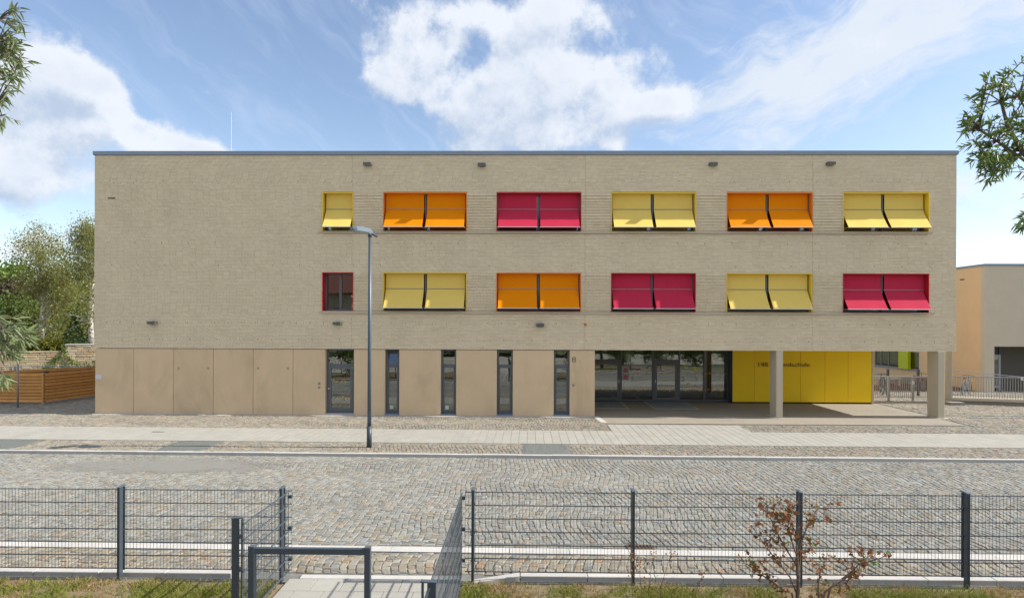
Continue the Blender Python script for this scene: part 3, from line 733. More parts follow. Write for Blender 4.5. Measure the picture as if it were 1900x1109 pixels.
MB().box(v_[0]-.15, v_[0]+.15, -.012, .0, v_[2]-.022, v_[2]+.022).build('slot', DARK, vt); MB().box(v_[0]-.16, v_[0]+.16, -.02, -.004, v_[2]+.022, v_[2]+.032).build('hood', SILL, vt)
p = onY(1086, 602, 0); disc(MB(), (p[0], p[2]), .05, -.06, 0.0).dome((p[0], -.04, p[2]+.0), .03, .05, 8, 3)
al = MB(); disc(al, (p[0], p[2]), .05, -.05, 0.001); disc(al, (p[0], p[2]), .035, -.085, -.05); tag(al.build('alarm_beacon', mat('orange_plastic', (.60, .18, .02), .4), None, True), 'round orange alarm beacon on the brick above the entrance', 'alarm')
# wall lamps
def wall_lamp(px, py, label):
    p = onY(px, py, -.08); o = empty('wall_lamp', (p[0], 0, p[2]), label, 'wall lamp', 'box lamps on the brick facade')
    MB().box(p[0]-.16, p[0]+.16, -.20, -.012, p[2]-.05, p[2]+.06).build('housing', mat('lamp_housing', (.12, .125, .12), .45, metal=.2), o, bevel=.006)
    MB().box(p[0]-.135, p[0]+.135, -.18, -.03, p[2]-.056, p[2]-.048).build('diffuser', mat('lamp_lens', (.25, .26, .25), .3), o)
    MB().box(p[0]-.09, p[0]+.09, -.014, .006, p[2]-.07, p[2]+.07).build('mounting_plate', ANTH, o)
wall_lamp(682, 305, 'dark box lamp under the roof edge above the single yellow window'); wall_lamp(894, 306, 'dark box lamp under the roof edge between orange and crimson windows')
wall_lamp(1323, 305, 'dark box lamp under the roof edge right of the upper yellow window'); wall_lamp(1541, 304, 'dark box lamp under the roof edge nearest the right end')
wall_lamp(283, 599, 'grey box lamp above the blank concrete panels at far left'); wall_lamp(626, 600, 'grey box lamp just below the narrow red window'); wall_lamp(1002, 603, 'grey box lamp below the lower orange window')
# recessed entrance: curtain wall
GY = 4.95
cw = MB(); zt = ZB-.002; zb = PZ+.03
bars = [2.99, 4.83, 6.34, 7.62, 8.80, 9.93]
for u in bars: cw.box(u-.03, u+.03, GY-.03, GY+.10, zb, zt)
for a, b in zip(bars[:-1], bars[1:]):
    cw.box(a+.03, b-.03, GY-.025, GY+.09, zb, zb+.06); cw.box(a+.03, b-.03, GY-.025, GY+.09, zt-.06, zt)
for a, b in ((bars[0], bars[1]), (bars[2], bars[3])): cw.box(a+.03, b-.03, GY-.025, GY+.09, 1.90, 1.98)
cur = cw.build('glazed_wall', FRAMEG, school)
for k, (a, b) in enumerate(zip(bars[:-1], bars[1:])):
    if k in (0, 2):
        MB().box(a+.02, b-.02, GY+.02, GY+.04, 1.97, zt-.05).build('pane', GLASS, cur)
        d = MB(); y = GY-.03; x0, x1, z0, z1 = a+.035, b-.035, zb+.065, 1.895; o = .15 if k == 0 else .17
        d.box(x0, x0+o, y, y+.06, z0, z1).box(x1-o, x1, y, y+.06, z0, z1).box(x0+o, x1-o, y, y+.06, z1-.16, z1).box(x0+o, x1-o, y, y+.06, z0, z0+.10)
        dd_ = d.build('entrance_door', mat('door_frame_grey', (.15, .15, .15), .45), school, bevel=.004)
        MB().box(x0+o-.02, x1-o+.02, y+.025, y+.04, z0+.08, z1-.14).build('pane', GLASS, dd_)
        hx = x1-o*.5 if k == 0 else x0+o*.5
        MB().tube([(hx, y-.05, .96), (hx+(-.11 if k == 0 else .11), y-.05, .96)], .012, 8).tube([(hx, y, .96), (hx, y-.05, .96)], .012, 8).box(hx-.02, hx+.02, y-.006, y, .86, 1.02).build('handle', ALU, dd_)
        garland(x0+o, x1-o, y+.022, 1.33, 26, dd_); garland(x0+o, x1-o, y+.022, .53, 26, dd_)
    else:
        MB().box(a+.02, b-.02, GY+.02, GY+.04, zb+.05, zt-.05).build('pane', GLASS, cur)
        garland(a+.04, b-.04, GY+.015, 1.33, int(26*(b-a)), cur); garland(a+.04, b-.04, GY+.015, .53, int(24*(b-a)), cur)
RED = mat('sign_red', (.45, .03, .05), .5)
for zc in (1.46, 1.13):
    s = MB().box(4.89, 5.20, GY+.008, GY+.012, zc-.14, zc+.14).build('prohibition_sticker', mat('sticker_white', (.42, .42, .40), .6), cur)
    disc(MB(), (5.045, zc), .10, GY+.004, GY+.0075).build('red_disc', RED, s)
    MB().box(4.985, 5.105, GY+.001, GY+.0035, zc-.014, zc+.014).build('white_bar', WHITEP, s)
for ch, x, z, c in (('1', 8.30, 1.42, (.75, .60, .05)), ('3', 8.36, .93, (.10, .42, .18)), ('2', 7.74, .93, (.08, .22, .42)), ('8', 5.30, .93, (.10, .42, .12))):
    text_mesh('paper_numeral', ch, .34, (x, GY+.012, z), mat('numeral_'+ch, c, .6), cur, .13, .004)
for x, z, an, c in ((7.95, 1.62, -.3, (.72, .60, .12)), (8.05, .83, .3, (.62, .62, .22)), (8.42, .70, -.8, (.55, .30, .28)), (5.18, 1.62, .7, (.5, .16, .12)), (6.12, 1.62, .9, (.08, .25, .35)), (5.66, 1.5, .1, (.25, .05, .25))):
    u = np.array([math.cos(an), 0, math.sin(an)]); v = np.array([-math.sin(an), 0, math.cos(an)]); o = np.array([x, GY+.013, z])
    MB().add([o-u*.1-v*.03, o+u*.06-v*.03, o+u*.11, o+u*.06+v*.03, o-u*.1+v*.03], [(0, 1, 2, 3, 4)]).build('paper_pencil', mat('pencil_%d' % int(x*100), c, .6), cur)
MB().box(2.98, 10.0, 11.5, 11.7, PZ, ZB-.002).build('hall_rear_wall', ROOM, school); MB().box(2.98, 10.0, 5.1, 11.5, PZ-.05, PZ-.002).build('hall_floor', mat('hall_floor', (.10, .10, .10), .5), school)
MB().box(2.70, 2.979, 5.1, 11.5, PZ, ZB-.002).build('hall_side_wall', ROOM, school)
# yellow clad block
yb_ = [9.98, 11.0, 12.09, 13.17, 14.31, 15.39, 16.50]
for a, b in zip(yb_[:-1], yb_[1:]): MB().box(a+.006, b-.006, 4.40, 4.44, .04, ZB-.004).build('yellow_panel', YEL, school, bevel=.003)
MB().box(9.98, 16.49, 4.443, 4.60, PZ, ZB-.003).build('panel_backing', DARK, school); MB().box(9.98, 16.6, 4.61, DB, PZ, ZB-.003).build('block_wall', CONC, school)
MB().box(9.955, 9.979, 4.40, 4.94, PZ, ZB-.003).build('edge_trim', ANTH, school); MB().box(16.505, 16.60, 4.385, 4.60, PZ, ZB-.003).build('edge_trim', COLUMN, school)
sg = tag(text_mesh('school_sign', '148. Grundschule', .30, (11.19, 4.372, 1.705), mat('sign_letter', (.16, .125, .05), .5, metal=.2), None, 2.40, .03), 'brown raised letters reading 148. Grundschule on the yellow wall', 'sign')
# columns
for x0 in (10.23, 16.65):
    MB().box(x0, x0+.26, -.02, .66, PZ-.05, ZB-.003).build('column', COLUMN, school, bevel=.012)
    MB().box(x0-.12, x0+.36, -.10, .72, PZ, PZ+.010).build('column_base', STONEK, school)
# door mats
def matt(x0, x1, lab):
    o = empty('door_mat', (x0, 3.6, PZ), lab, 'door mat')
    n = 3; w = (x1-x0)/n
    MB().box(x0-.06, x0, 2.4, 4.86, PZ, PZ+.010).box(x1, x1+.06, 2.4, 4.86, PZ, PZ+.010).box(x0-.06, x1+.06, 2.34, 2.4, PZ, PZ+.010).build('mat_frame', mat('mat_brass', (.60, .50, .28), .5, metal=.1), o)
    for i in range(n): MB().box(x0+i*w+.006, x0+(i+1)*w-.006, 2.41, 4.86, PZ, PZ+.014).build('mat_section', mat('ribbed_mat', (.24, .27, .29), .9, .15, 40, bump=.4), o)
matt(3.10, 4.72, 'grey ribbed door mat before the left entrance door'); matt(5.95, 7.76, 'grey ribbed door mat before the right entrance door')

# ------------------------------------------------------------------ street lamp
lx, ly = -4.55, -6.45
lamp = empty('street_lamp', (lx, ly, PZ), 'tall blue grey street lamp with flat head at the kerb', 'street lamp')
MB().tube([(lx, ly, PZ), (lx, ly, PZ+.62)], .076, 20).tube([(lx, ly, PZ+.6), (lx, ly, PZ+.64)], [.076, .062], 20).build('pole_base', ANTH, lamp, True)
MB().tube([(lx, ly, PZ+.62), (lx, ly, 3.0), (lx, ly, 6.38)], [.062, .056, .045], 20).build('pole', POLE, lamp, True)
MB().box(lx-.035, lx+.035, ly-.066, ly-.05, PZ+.75, PZ+1.1).build('service_door', POLE, lamp)
hd = R(42); hux, huy = np.array([-math.cos(hd), -math.sin(hd), 0.07]), np.array([-math.sin(hd), math.cos(hd), 0])
HZ = 6.40
def H(u, v, w): return np.array([lx, ly, HZ])+hux*u+huy*v+np.array([0, 0, w])
def hbody(secs):
    V = []; F = []
    for u, hw, z0, z1 in secs: V += [H(u, -hw, z0), H(u, hw, z0), H(u, hw*.95, z0+(z1-z0)*.45), H(u, hw*.6, z1), H(u, -hw*.6, z1), H(u, -hw*.95, z0+(z1-z0)*.45)]
    n = len(secs)
    for i in range(n-1):
        for k in range(6): k2 = (k+1) % 6; F.append((i*6+k, (i+1)*6+k, (i+1)*6+k2, i*6+k2))
    F.append(tuple(range(6))); F.append(tuple((n-1)*6+k for k in range(5, -1, -1)))
    return MB().add(V, F)
hbody([(-.10, .05, -.02, .04), (.0, .10, -.035, .09), (.12, .165, -.03, .12), (.50, .165, -.03, .11), (.60, .12, -.02, .06)]).build('lamp_head', mat('lamp_head_paint', (.10, .14, .19), .5, .05, 3), lamp)
MB().hexa([H(.03, -.12, -.055), H(.54, -.14, -.055), H(.54, .14, -.055), H(.03, .12, -.055), H(.02, -.13, -.031), H(.56, -.15, -.031), H(.56, .15, -.031), H(.02, .13, -.031)]).build('lamp_glass', mat('frosted_lens', (.36, .38, .33), .25, spec=.6), lamp)
MB().hexa([H(-.24, -.05, -.10), H(-.06, -.06, -.03), H(-.06, .06, -.03), H(-.24, .05, -.10), H(-.22, -.05, -.03), H(-.06, -.06, .05), H(-.06, .06, .05), H(-.22, .05, -.03)]).build('pole_clamp', ANTH, lamp)
MB().tube([(lx, ly, 6.27), (lx, ly, 6.38)], .058, 16).build('collar', ANTH, lamp, True)

# ------------------------------------------------------------------ wire mesh fences
WIRE = mat('mesh_wire', (.085, .11, .135), .38, metal=.1)
FT = RZ+.02; MZ0, MZ1 = .02, 1.195
def mesh_panel(p, q, parent, th=.0042):
    """double rod panel between two plan points: upright wires every 5 cm, pairs of level rods every 20 cm"""
    p = np.array(p); q = np.array(q); L = np.linalg.norm(q-p); u = (q-p)/L; v = np.array([-u[1], u[0]]); mb = MB()
    def bar(a, b, off, z0, z1, h):
        a0 = p+u*a+v*off; b0 = p+u*b+v*off; w = v*h
        mb.hexa([(*(a0-w), z0), (*(b0-w), z0), (*(b0+w), z0), (*(a0+w), z0), (*(a0-w), z1), (*(b0-w), z1), (*(b0+w), z1), (*(a0+w), z1)])
    n = int(L/.05)
    for i in range(n+1):
        a = i*L/n; bar(a-th*.45, a+th*.45, 0, MZ0-.01, MZ1+.018, th*.45)
    for k in range(7):
        z = MZ0+(MZ1-MZ0)*k/6
        for off in (-.008, .008): bar(0, L, off, z-.004, z+.004, .0035)
    return mb.build('mesh_panel', WIRE, parent)
def post(p, ang, parent, zt=1.245, clips=True):
    u = np.array([math.cos(ang), math.sin(ang)]); v = np.array([-u[1], u[0]])   # v points to the mesh side
    p = np.array(p)
    def bx(a0, a1, b0, b1, z0, z1, mb, zz=None):
        c = [p+u*a0+v*b0, p+u*a1+v*b0, p+u*a1+v*b1, p+u*a0+v*b1]; dz = zz or (0, 0, 0, 0)
        mb.hexa([(*k, z0) for k in c]+[(*k, z1+d) for k, d in zip(c, dz)])
    mb = MB(); bx(-.02, .02, -.105, -.022, FT-.1, zt, mb); po = mb.build('post', ANTH, parent, bevel=.004)
    mb = MB(); bx(-.02, .02, .014, .034, MZ0-.03, zt-.01, mb); mb.build('clamp_bar', ANTH, po, bevel=.003)
    mb = MB(); bx(-.026, .026, -.112, .042, zt, zt+.012, mb, (-.004, -.004, .008, .008)); mb.build('post_cap', POLE, po, bevel=.004)
    if clips:
        for k in (.15, .5, .85): mb = MB(); bx(-.028, .028, -.022, .013, MZ0+(MZ1-MZ0)*k-.02, MZ0+(MZ1-MZ0)*k+.02, mb); mb.build('clip', ANTH, po)
def fence(name, pts_posts, panels, ang, label):
    c = pts_posts[0]; o = empty(name, (c[0], c[1], RZ), label, 'fence', 'wire mesh fences along the schoolyard')
    for p in pts_posts: post(p, ang, o)
    for p, q in panels: mesh_panel(p, q, o)
    return o
Yf = -15.83
fence('mesh_fence', [(-10.80, Yf), (-8.38, Yf), (-5.94, Yf), (-3.53, Yf)], [((-10.79, Yf), (-8.39, Yf)), ((-8.37, Yf), (-5.95, Yf)), ((-5.93, Yf), (-3.40, Yf))], 0, 'anthracite wire mesh fence along the street left of the path gap')
fence('mesh_fence', [(-.70, Yf), (1.65, Yf), (4.08, Yf), (6.49, Yf), (8.95, Yf), (11.4, Yf)], [((-.82, Yf), (1.64, Yf)), ((1.66, Yf), (4.07, Yf)), ((4.09, Yf), (6.48, Yf)), ((6.50, Yf), (8.94, Yf)), ((8.96, Yf), (11.39, Yf))], 0, 'anthracite wire mesh fence along the street right of the path gap')
fl = fence('mesh_fence', [(-3.50, -17.30)], [((-3.43, -15.90), (-3.43, -17.34))], -math.pi/2, 'wire mesh side fence along the left edge of the slab path')
fr2 = fence('mesh_fence', [(-.90, -19.15)], [((-.86, -15.90), (-.86, -17.9)), ((-.86, -17.9), (-.86, -21.4))], math.pi/2, 'wire mesh side fence along the right edge of the slab path')
for par, xx in ((fl, -3.41), (fr2, -.845)):
    for z in (.20, .66, 1.12): MB().box(xx-.03, xx+.03, -15.90, -15.845, z-.02, z+.02).build('corner_clip', ANTH, par)
hoop = empty('barrier_rail', (-2.5, -17.7, RZ), 'dark square tube hoop barrier standing across the slab path', 'barrier')
for x in (-3.17, -1.80): MB().box(x-.035, x+.035, -17.75, -17.68, RZ-.05, 1.045).build('leg', ANTH, hoop, bevel=.004)
for x in (-3.17, -1.80): MB().box(x-.038, x+.038, -17.753, -17.677, 1.046, 1.056).build('leg_cap', POLE, hoop, bevel=.002)
MB().box(-3.134, -1.836, -17.745, -17.685, .965, 1.035).build('rail', ANTH, hoop, bevel=.004)

# ------------------------------------------------------------------ foliage helpers
def leaf_ramp(*c): return [(i/(len(c)-1), k) for i, k in enumerate(c)]
def frames(n, rng, up=0.0):
    d = rng.normal(size=(n, 3)); d[:, 2] += up; d /= np.linalg.norm(d, axis=1, keepdims=True)
    h = rng.normal(size=(n, 3)); s = np.cross(d, h); s /= np.linalg.norm(s, axis=1, keepdims=True)
    return d, s
def leaf_quads(C, size, rng, up=0.0, asp=.6):
    n = len(C); d, s = frames(n, rng, up); sz = size*rng.uniform(.6, 1.3, (n, 1))
    V = np.stack([C-d*sz*.5, C+s*sz*asp*.5-d*sz*.05, C+d*sz*.5, C-s*sz*asp*.5-d*sz*.05], 1).reshape(-1, 3)
    return V, np.arange(4*n).reshape(n, 4)
def curve_pts(a, b, bend, n=5):
    a = np.array(a, float); b = np.array(b, float)
    return [a+(b-a)*t+np.array(bend)*math.sin(math.pi*t) for t in np.linspace(0, 1, n)]
def make_tree(name, label, trunk, rads, blobs, nleaf, lsize, leafm, barkm, nclump=60, seed=1, limb_r=.05, drop=0.0, clump_r=.5, group=None, cat='tree', spread_y=1.0):
    """trunk: polyline in world space; blobs: (centre, radii, weight) volumes that clumps of leaves fill"""
    rng = np.random.default_rng(seed); t0 = np.array(trunk[0]); o = empty(name, tuple(t0), label, cat, group)
    tp = np.array(trunk, float)
    mb = MB(); mb.tube(trunk, rads, 10)
    w = np.array([b[2] for b in blobs]); w = w/w.sum(); CL = []
    seglen = np.cumsum(np.r_[0, np.linalg.norm(np.diff(tp, axis=0), axis=1)])
    for i in range(nclump):
        b = blobs[rng.choice(len(blobs), p=w)]; v = rng.normal(size=3); v /= np.linalg.norm(v); v *= rng.uniform(.35, 1.0)**.6
        c = np.array(b[0])+v*np.array(b[1]); CL.append(c)
        # limb from the trunk, starting lower than the clump
        zt = np.clip(c[2]-np.linalg.norm(c[:2]-tp[-1][:2])*rng.uniform(.5, 1.0), tp[0][2]+(tp[-1][2]-tp[0][2])*.22, tp[-1][2])
        k = np.interp(zt, tp[:, 2], np.arange(len(tp))); i0 = int(min(k, len(tp)-2)); a = tp[i0]+(tp[i0+1]-tp[i0])*(k-i0)
        L = np.linalg.norm(c-a); r0 = min(limb_r, .012*L+.01)
        mb.tube(curve_pts(a, c, (rng.normal()*.06*L, rng.normal()*.06*L, .10*L), 6), np.linspace(r0, .006, 6), 5, cap=False)
    mb.build('trunk', barkm, o, True)
    CL = np.array(CL); per = rng.integers(0, len(CL), nleaf); C = CL[per]+rng.normal(size=(nleaf, 3))*clump_r*np.array([1, 1, .75])
    if drop: C[:, 2] -= rng.exponential(drop, nleaf)
    V, F = leaf_quads(C, lsize, rng); me = np_mesh('crown', V-np.array(wl(o)), F, leafm); link('crown', me, o, tuple(t0)); return o
BARK = mat('bark', (.10, .075, .055), .9, .3, 12, bump=.6, bscale=30)
M = bpy.data.materials.new('birch_bark'); M.use_nodes = True; q_ = NG(M.node_tree); b_ = M.node_tree.nodes['Principled BSDF']; b_.inputs['Roughness'].default_value = .8
ps = q_.v('MULTIPLY', q_.n('ShaderNodeNewGeometry').outputs['Position'], (1, 1, 2.6))
q_.put(b_.inputs['Base Color'], q_.mix(q_.smooth(q_.noise(ps, 2.2, 6, .7), .50, .62), (.58, .56, .52), (.06, .055, .05))); BIRCH = M
L_BIRCH = mat('birch_leaf', (.1, .1, .03), .6, ramp=leaf_ramp((.18, .22, .055), (.23, .26, .07), (.29, .26, .08), (.15, .20, .05), (.30, .23, .07)), trans=.45)
L_MID = mat('mid_green_leaf', (.07, .1, .02), .6, ramp=leaf_ramp((.075, .12, .025), (.11, .16, .03), (.14, .19, .035), (.085, .12, .03)), trans=.3)
L_BRIGHT = mat('bright_green_leaf', (.1, .16, .02), .6, ramp=leaf_ramp((.11, .20, .03), (.17, .26, .04), (.13, .21, .035)), trans=.3)
L_DARK = mat('dark_green_leaf', (.04, .06, .02), .6, ramp=leaf_ramp((.05, .085, .03), (.07, .11, .035), (.085, .12, .03), (.05, .075, .03)), trans=.2)
L_PURPLE = mat('copper_leaf', (.07, .04, .03), .6, ramp=leaf_ramp((.06, .035, .028), (.085, .05, .035), (.05, .04, .025)), trans=.2)
L_YELLOW = mat('yellow_green_leaf', (.2, .2, .02), .6, ramp=leaf_ramp((.13, .16, .02), (.26, .24, .025), (.19, .20, .025), (.10, .14, .02)), trans=.3)
L_SPRUCE = mat('spruce_needles', (.04, .08, .03), .6, ramp=leaf_ramp((.035, .075, .03), (.05, .10, .035), (.065, .12, .04)), trans=.15)
def pb(px, py, rx, ry, d, w=1.0):              # leaf volume seen at a pixel, d metres away
    k = d/FPX; return (tuple(at(px, py, d)), (rx*k, min(rx, ry)*k, ry*k), w)
hill = tag(MB().add([(-90, 19.6, .9), (-17, 19.6, .9), (-17, 70, 2.2), (-90, 70, 2.2)], [(0, 1, 2, 3)]).build('wooded_slope', SOIL), kind='structure')
D = 49.0
make_tree('birch_tree', 'tall airy white-barked birch behind the stone wall', [at(78, 655, D), at(77, 600, D), at(80, 560, D), at(74, 500, D), at(70, 455, D), at(78, 425, D)], [.20, .17, .14, .10, .05, .015],
    [pb(72, 440, 40, 26, D, 1.2), pb(40, 465, 22, 22, D, .5), pb(95, 480, 38, 45, D, 1.5), pb(60, 515, 28, 36, D, .6), pb(100, 545, 45, 45, D, 1.6), pb(75, 600, 42, 40, D, 1.0), pb(120, 520, 30, 50, D, 1.0)],
    20000, .135, L_BIRCH, BIRCH, 110, 2, .10, .40, .45)
make_tree('birch_tree', 'birch with white trunk half hidden by the school corner', [at(170, 650, 46), at(168, 590, 46), at(172, 520, 46), at(165, 450, 46), at(160, 412, 46)], [.2, .17, .13, .07, .015],
    [pb(160, 430, 26, 30, 46, 1), pb(150, 480, 34, 42, 46, 1.2), pb(165, 540, 45, 50, 46, 1.3), pb(190, 470, 30, 60, 46, 1), pb(150, 600, 34, 40, 46, .9)], 17000, .13, L_BIRCH, BIRCH, 80, 3, .08, .40, .45)
D = 62.0
make_tree('maple_tree', 'bright green round tree top at the far left above the dark beech', [at(8, 650, D), at(10, 580, D), at(12, 520, D)], [.3, .25, .1], [pb(15, 525, 52, 28, D, 1.2), pb(-40, 545, 50, 45, D, 1)], 5000, .34, L_BRIGHT, BARK, 60, 4, .08, 0, .7)
D = 57.0
make_tree('copper_beech', 'dark copper brown tree crown in front of the bright green tree', [at(38, 655, D), at(40, 590, D), at(38, 545, D)], [.3, .22, .1], [pb(38, 545, 40, 24, D, 1.2), pb(70, 560, 26, 22, D, .8)], 4200, .30, L_PURPLE, BARK, 50, 5, .08, 0, .6)
D = 52.0
make_tree('lime_tree', 'mid green leafy tree low at the left edge behind the wall', [at(12, 660, D), at(14, 620, D), at(14, 580, D)], [.25, .2, .08], [pb(14, 580, 44, 30, D, 1.2), pb(35, 620, 30, 28, D, 1), pb(-30, 600, 50, 50, D, 1)], 5200, .26, L_MID, BARK, 55, 6, .07, 0, .55)
D = 55.0
for k, (px, py, rx, ry, lab, se) in enumerate(((112, 565, 62, 62, 'mid height green thicket between the two birch trunks', 7), (95, 605, 50, 55, 'dark green yew thicket behind the white birch trunk', 8), (160, 590, 44, 70, 'dark evergreen tree beside the school corner behind the spruce', 9), (60, 625, 40, 30, 'low dark evergreen bush above the stone wall', 10))):
    make_tree('evergreen_tree', lab, [at(px, 665, D+k), at(px+2, py, D+k), at(px, py-ry*.6, D+k)], [.25, .2, .06], [pb(px, py, rx, ry, D+k, 1), pb(px+5, py+ry*.5, rx*1.1, ry*.5, D+k, .6)], 6500, .24, L_DARK if k else L_MID, BARK, 70, se, .06, 0, .55)
# spruce
D = 46.0; b0 = at(137, 652, D); t1 = at(137, 583, D); spr = empty('spruce_tree', tuple(b0), 'small pointed green spruce behind the higher part of the stone wall', 'tree')
MB().tube([b0, t1], [.07, .01], 6).build('trunk', BARK, spr)
rng = np.random.default_rng(11); n = 5200; f = rng.random(n)**.75; ang = rng.uniform(0, 2*math.pi, n); tier = (f*9) % 1
rad = f*1.55*(.55+.45*tier)*rng.uniform(.25, 1, n)**.5
C = np.stack([t1[0]+rad*np.cos(ang), t1[1]+rad*np.sin(ang), t1[2]-f*(t1[2]-b0[2])*.97-rad*.12], 1)
V, F = leaf_quads(C, .15, rng, 0, .3); link('crown', np_mesh('crown', V-np.array(wl(spr)), F, L_SPRUCE), spr, tuple(b0))
for px, rx, lab, se in ((60, 18, 'yellow green bush spilling over the left part of the stone wall', 21), (88, 22, 'largest yellow green bush on top of the stone wall below the birch', 22), (113, 12, 'small yellow green bush at the step of the stone wall', 23)):
    D = 45.4; make_tree('wall_bush', lab, [at(px, 662, D), at(px, 650, D), at(px, 640, D)], [.05, .04, .02], [pb(px, 643, rx, 12, D, 1)], 1500, .15, L_YELLOW, BARK, 22, se, .02, 0, .22, cat='bush')

# ------------------------------------------------------------------ old stone wall with ivy
SWX = float(onY(120, 650, 19)[0]); SWA = R(20)
SW = empty('stone_wall', (SWX, 19, 0), 'old sandstone wall with a raised right section behind the wooden enclosure', 'wall')
STONE = mat('old_sandstone', (.4, .33, .22), .9, .12, 7, bump=.5, bscale=25, isl=.14, stain=.22, sscale=1.2, ramp=[(0, (.38, .31, .20)), (.3, (.46, .38, .26)), (.55, (.42, .33, .21)), (.75, (.50, .45, .36)), (.9, (.44, .30, .16)), (1, (.33, .29, .23))])
xs_ = onY(120, 650, 19)[0]
MB().box(-60, xs_, 19.06, 19.5, -.2, 1.52).box(xs_, -14, 19.06, 19.5, -.2, 2.02).build('wall_core', MORTAR, SW)
items = []; rb = random.Random(12); z = -.15; HS = []
while z < 2.02:
    h = rb.uniform(.13, .21); HS.append((z, min(z+h, 2.04))); z += h
for z0, z1 in HS:
    x = -38.6-rb.random()*.3
    while x < -27.5:
        w = rb.uniform(.24, .62); xe = x+w
        if not (z1 > 1.56 and x < xs_-.05) and z1-z0 > .05:
            g_ = .011; p = rb.uniform(0, .035); b = .018
            V = [(x+g_, 19.06, z0+g_), (xe-g_, 19.06, z0+g_), (xe-g_, 19.06, z1-g_), (x+g_, 19.06, z1-g_)]
            V += [(x+g_+b+rb.uniform(-.008, .008), 19.03-p, z0+g_+b), (xe-g_-b, 19.03-p+rb.uniform(-.01, .01), z0+g_+b+rb.uniform(-.008, .008)), (xe-g_-b+rb.uniform(-.008, .008), 19.03-p, z1-g_-b), (x+g_+b, 19.03-p, z1-g_-b+rb.uniform(-.008, .008))]
            items.append((V, [(4, 5, 6, 7)]+[(i, (i+1) % 4, 4+(i+1) % 4, 4+i) for i in range(4)], ((x+xe)/2, 19.03, (z0+z1)/2)))
        x = xe
pieces(items, 'stone', 'stones', STONE, SW)
x = -39.5
while x < xs_-.2: x2 = min(x+1.1, xs_-.02); MB().cbox(x+.006, x2-.006, 18.97, 19.55, 1.525, 1.60, .012).build('coping_stone', STONE, SW); x = x2
x = xs_
while x < -27: x2 = x+.9; MB().cbox(x+.006, x2-.006, 18.98, 19.55, 2.04, 2.10, .012).build('coping_stone', STONEK, SW); x = x2
SW.rotation_euler.z = SWA
def onW(px, py, off=.07):                     # point on the face of the turned wall
    n = np.array([math.sin(SWA), -math.cos(SWA), 0]); q0 = np.array([SWX, 19, 0])+n*off; v = FWD+XR*(px-CX)/FPX-YR*(py-CY)/FPX
    return CAM+v*(((q0-CAM)@n)/(v@n))
def ivy(name, pxs, label, seed, r=.10, n=260, cat='ivy', size=.09, Y=18.93, mt=None):
    rng = np.random.default_rng(seed); P = np.array([onW(x, y, .08 if Y > 18.8 else .3) for x, y in pxs]); o = empty(name, tuple(P[-1]), label, cat)
    MB().tube(list(P), .012, 5).build('stem', BARK, o)
    k = rng.uniform(0, len(P)-1, n); i = k.astype(int).clip(0, len(P)-2); C = P[i]+(P[i+1]-P[i])*(k-i)[:, None]+rng.normal(size=(n, 3))*np.array([r, .03, r]); C += np.array([math.sin(SWA), -math.cos(SWA), 0])*.03
    V, F = leaf_quads(C, size, rng, 0, .8); link('leaves', np_mesh('leaves', V-np.array(wl(o)), F, mt or L_BRIGHT), o, tuple(P[-1]))
ivy('ivy', [(120, 645), (112, 660), (108, 664), (101, 666), (99, 672), (101, 680)], 'left strand of ivy hanging down the stone wall', 31)
ivy('ivy', [(119, 645), (122, 658), (128, 665), (133, 670), (133, 678)], 'right strand of ivy slanting down the stone wall', 32)
for px, lab, s_ in ((85, 'small weed at the wall foot left of the ivy', 33), (117, 'green weed tuft at the wall foot between the ivy strands', 34), (141, 'broad green weed at the wall foot right of the ivy', 35), (163, 'weed at the wall foot beside the school corner', 36)):
    ivy('weed', [(px, 678), (px+2, 682), (px-1, 688)], lab, s_, .20, 150, 'weed', .11, 18.7)

# ------------------------------------------------------------------ wooden enclosure, street sign, railing on the left
WOOD = mat('larch_board', (.5, .3, .1), .75, .10, 3, isl=.12, stain=.12, sscale=2, spec=.15, ramp=[(0, (.62, .30, .095)), (.5, (.68, .35, .12)), (1, (.55, .26, .08))])
we = empty('wooden_enclosure', (-21.7, 2.85, PZ), 'larch board bin enclosure left of the school', 'fence')
def boards(p, q, z0, n, h, parent, thick=.022, splits=None):
    p = np.array(p, float); q = np.array(q, float); L = np.linalg.norm(q-p); u = (q-p)/L; v = np.array([u[1], -u[0]])
    A = p-v*.024; B = q-v*.024; MB().hexa([(*A, z0), (*B, z0), (*(B-v*.012), z0), (*(A-v*.012), z0), (*A, z0+n*h-.03), (*B, z0+n*h-.03), (*(B-v*.012), z0+n*h-.03), (*(A-v*.012), z0+n*h-.03)]).build('board_shadow_sheet', DARK, parent)  # dark sheet added behind the boards to paint their shadow lines
    for k in range(n):
        za = z0+k*h; cuts = [0]
        if splits: cuts += [c+random.uniform(-.2, .2) for c in splits if 0 < c < L-.3]
        cuts.append(L)
        for a, b in zip(cuts[:-1], cuts[1:]):
            A = p+u*(a+.003); B = p+u*(b-.003); o0, o1 = v*.045, v*.004; tk = v*-thick
            MB().hexa([(*(A+o0), za), (*(B+o0), za), (*(B+o0+tk), za), (*(A+o0+tk), za), (*(A+o1), za+h-.016), (*(B+o1), za+h-.016), (*(B+o1+tk), za+h-.016), (*(A+o1+tk), za+h-.016)]).build('board', WOOD, parent)
boards((-27.5, 2.86), (-21.78, 2.86), .05, 9, .146, we, splits=[2.2])
boards((-21.70, 2.92), (-21.20, 5.9), .05, 9, .146, we); boards((-21.20, 5.92), (-20.75, 8.6), .05, 9, .146, we, splits=[1.2])
boards((-24.6, 3.4), (-20.4, 8.9), .06, 9, .150, we, splits=[2.6])
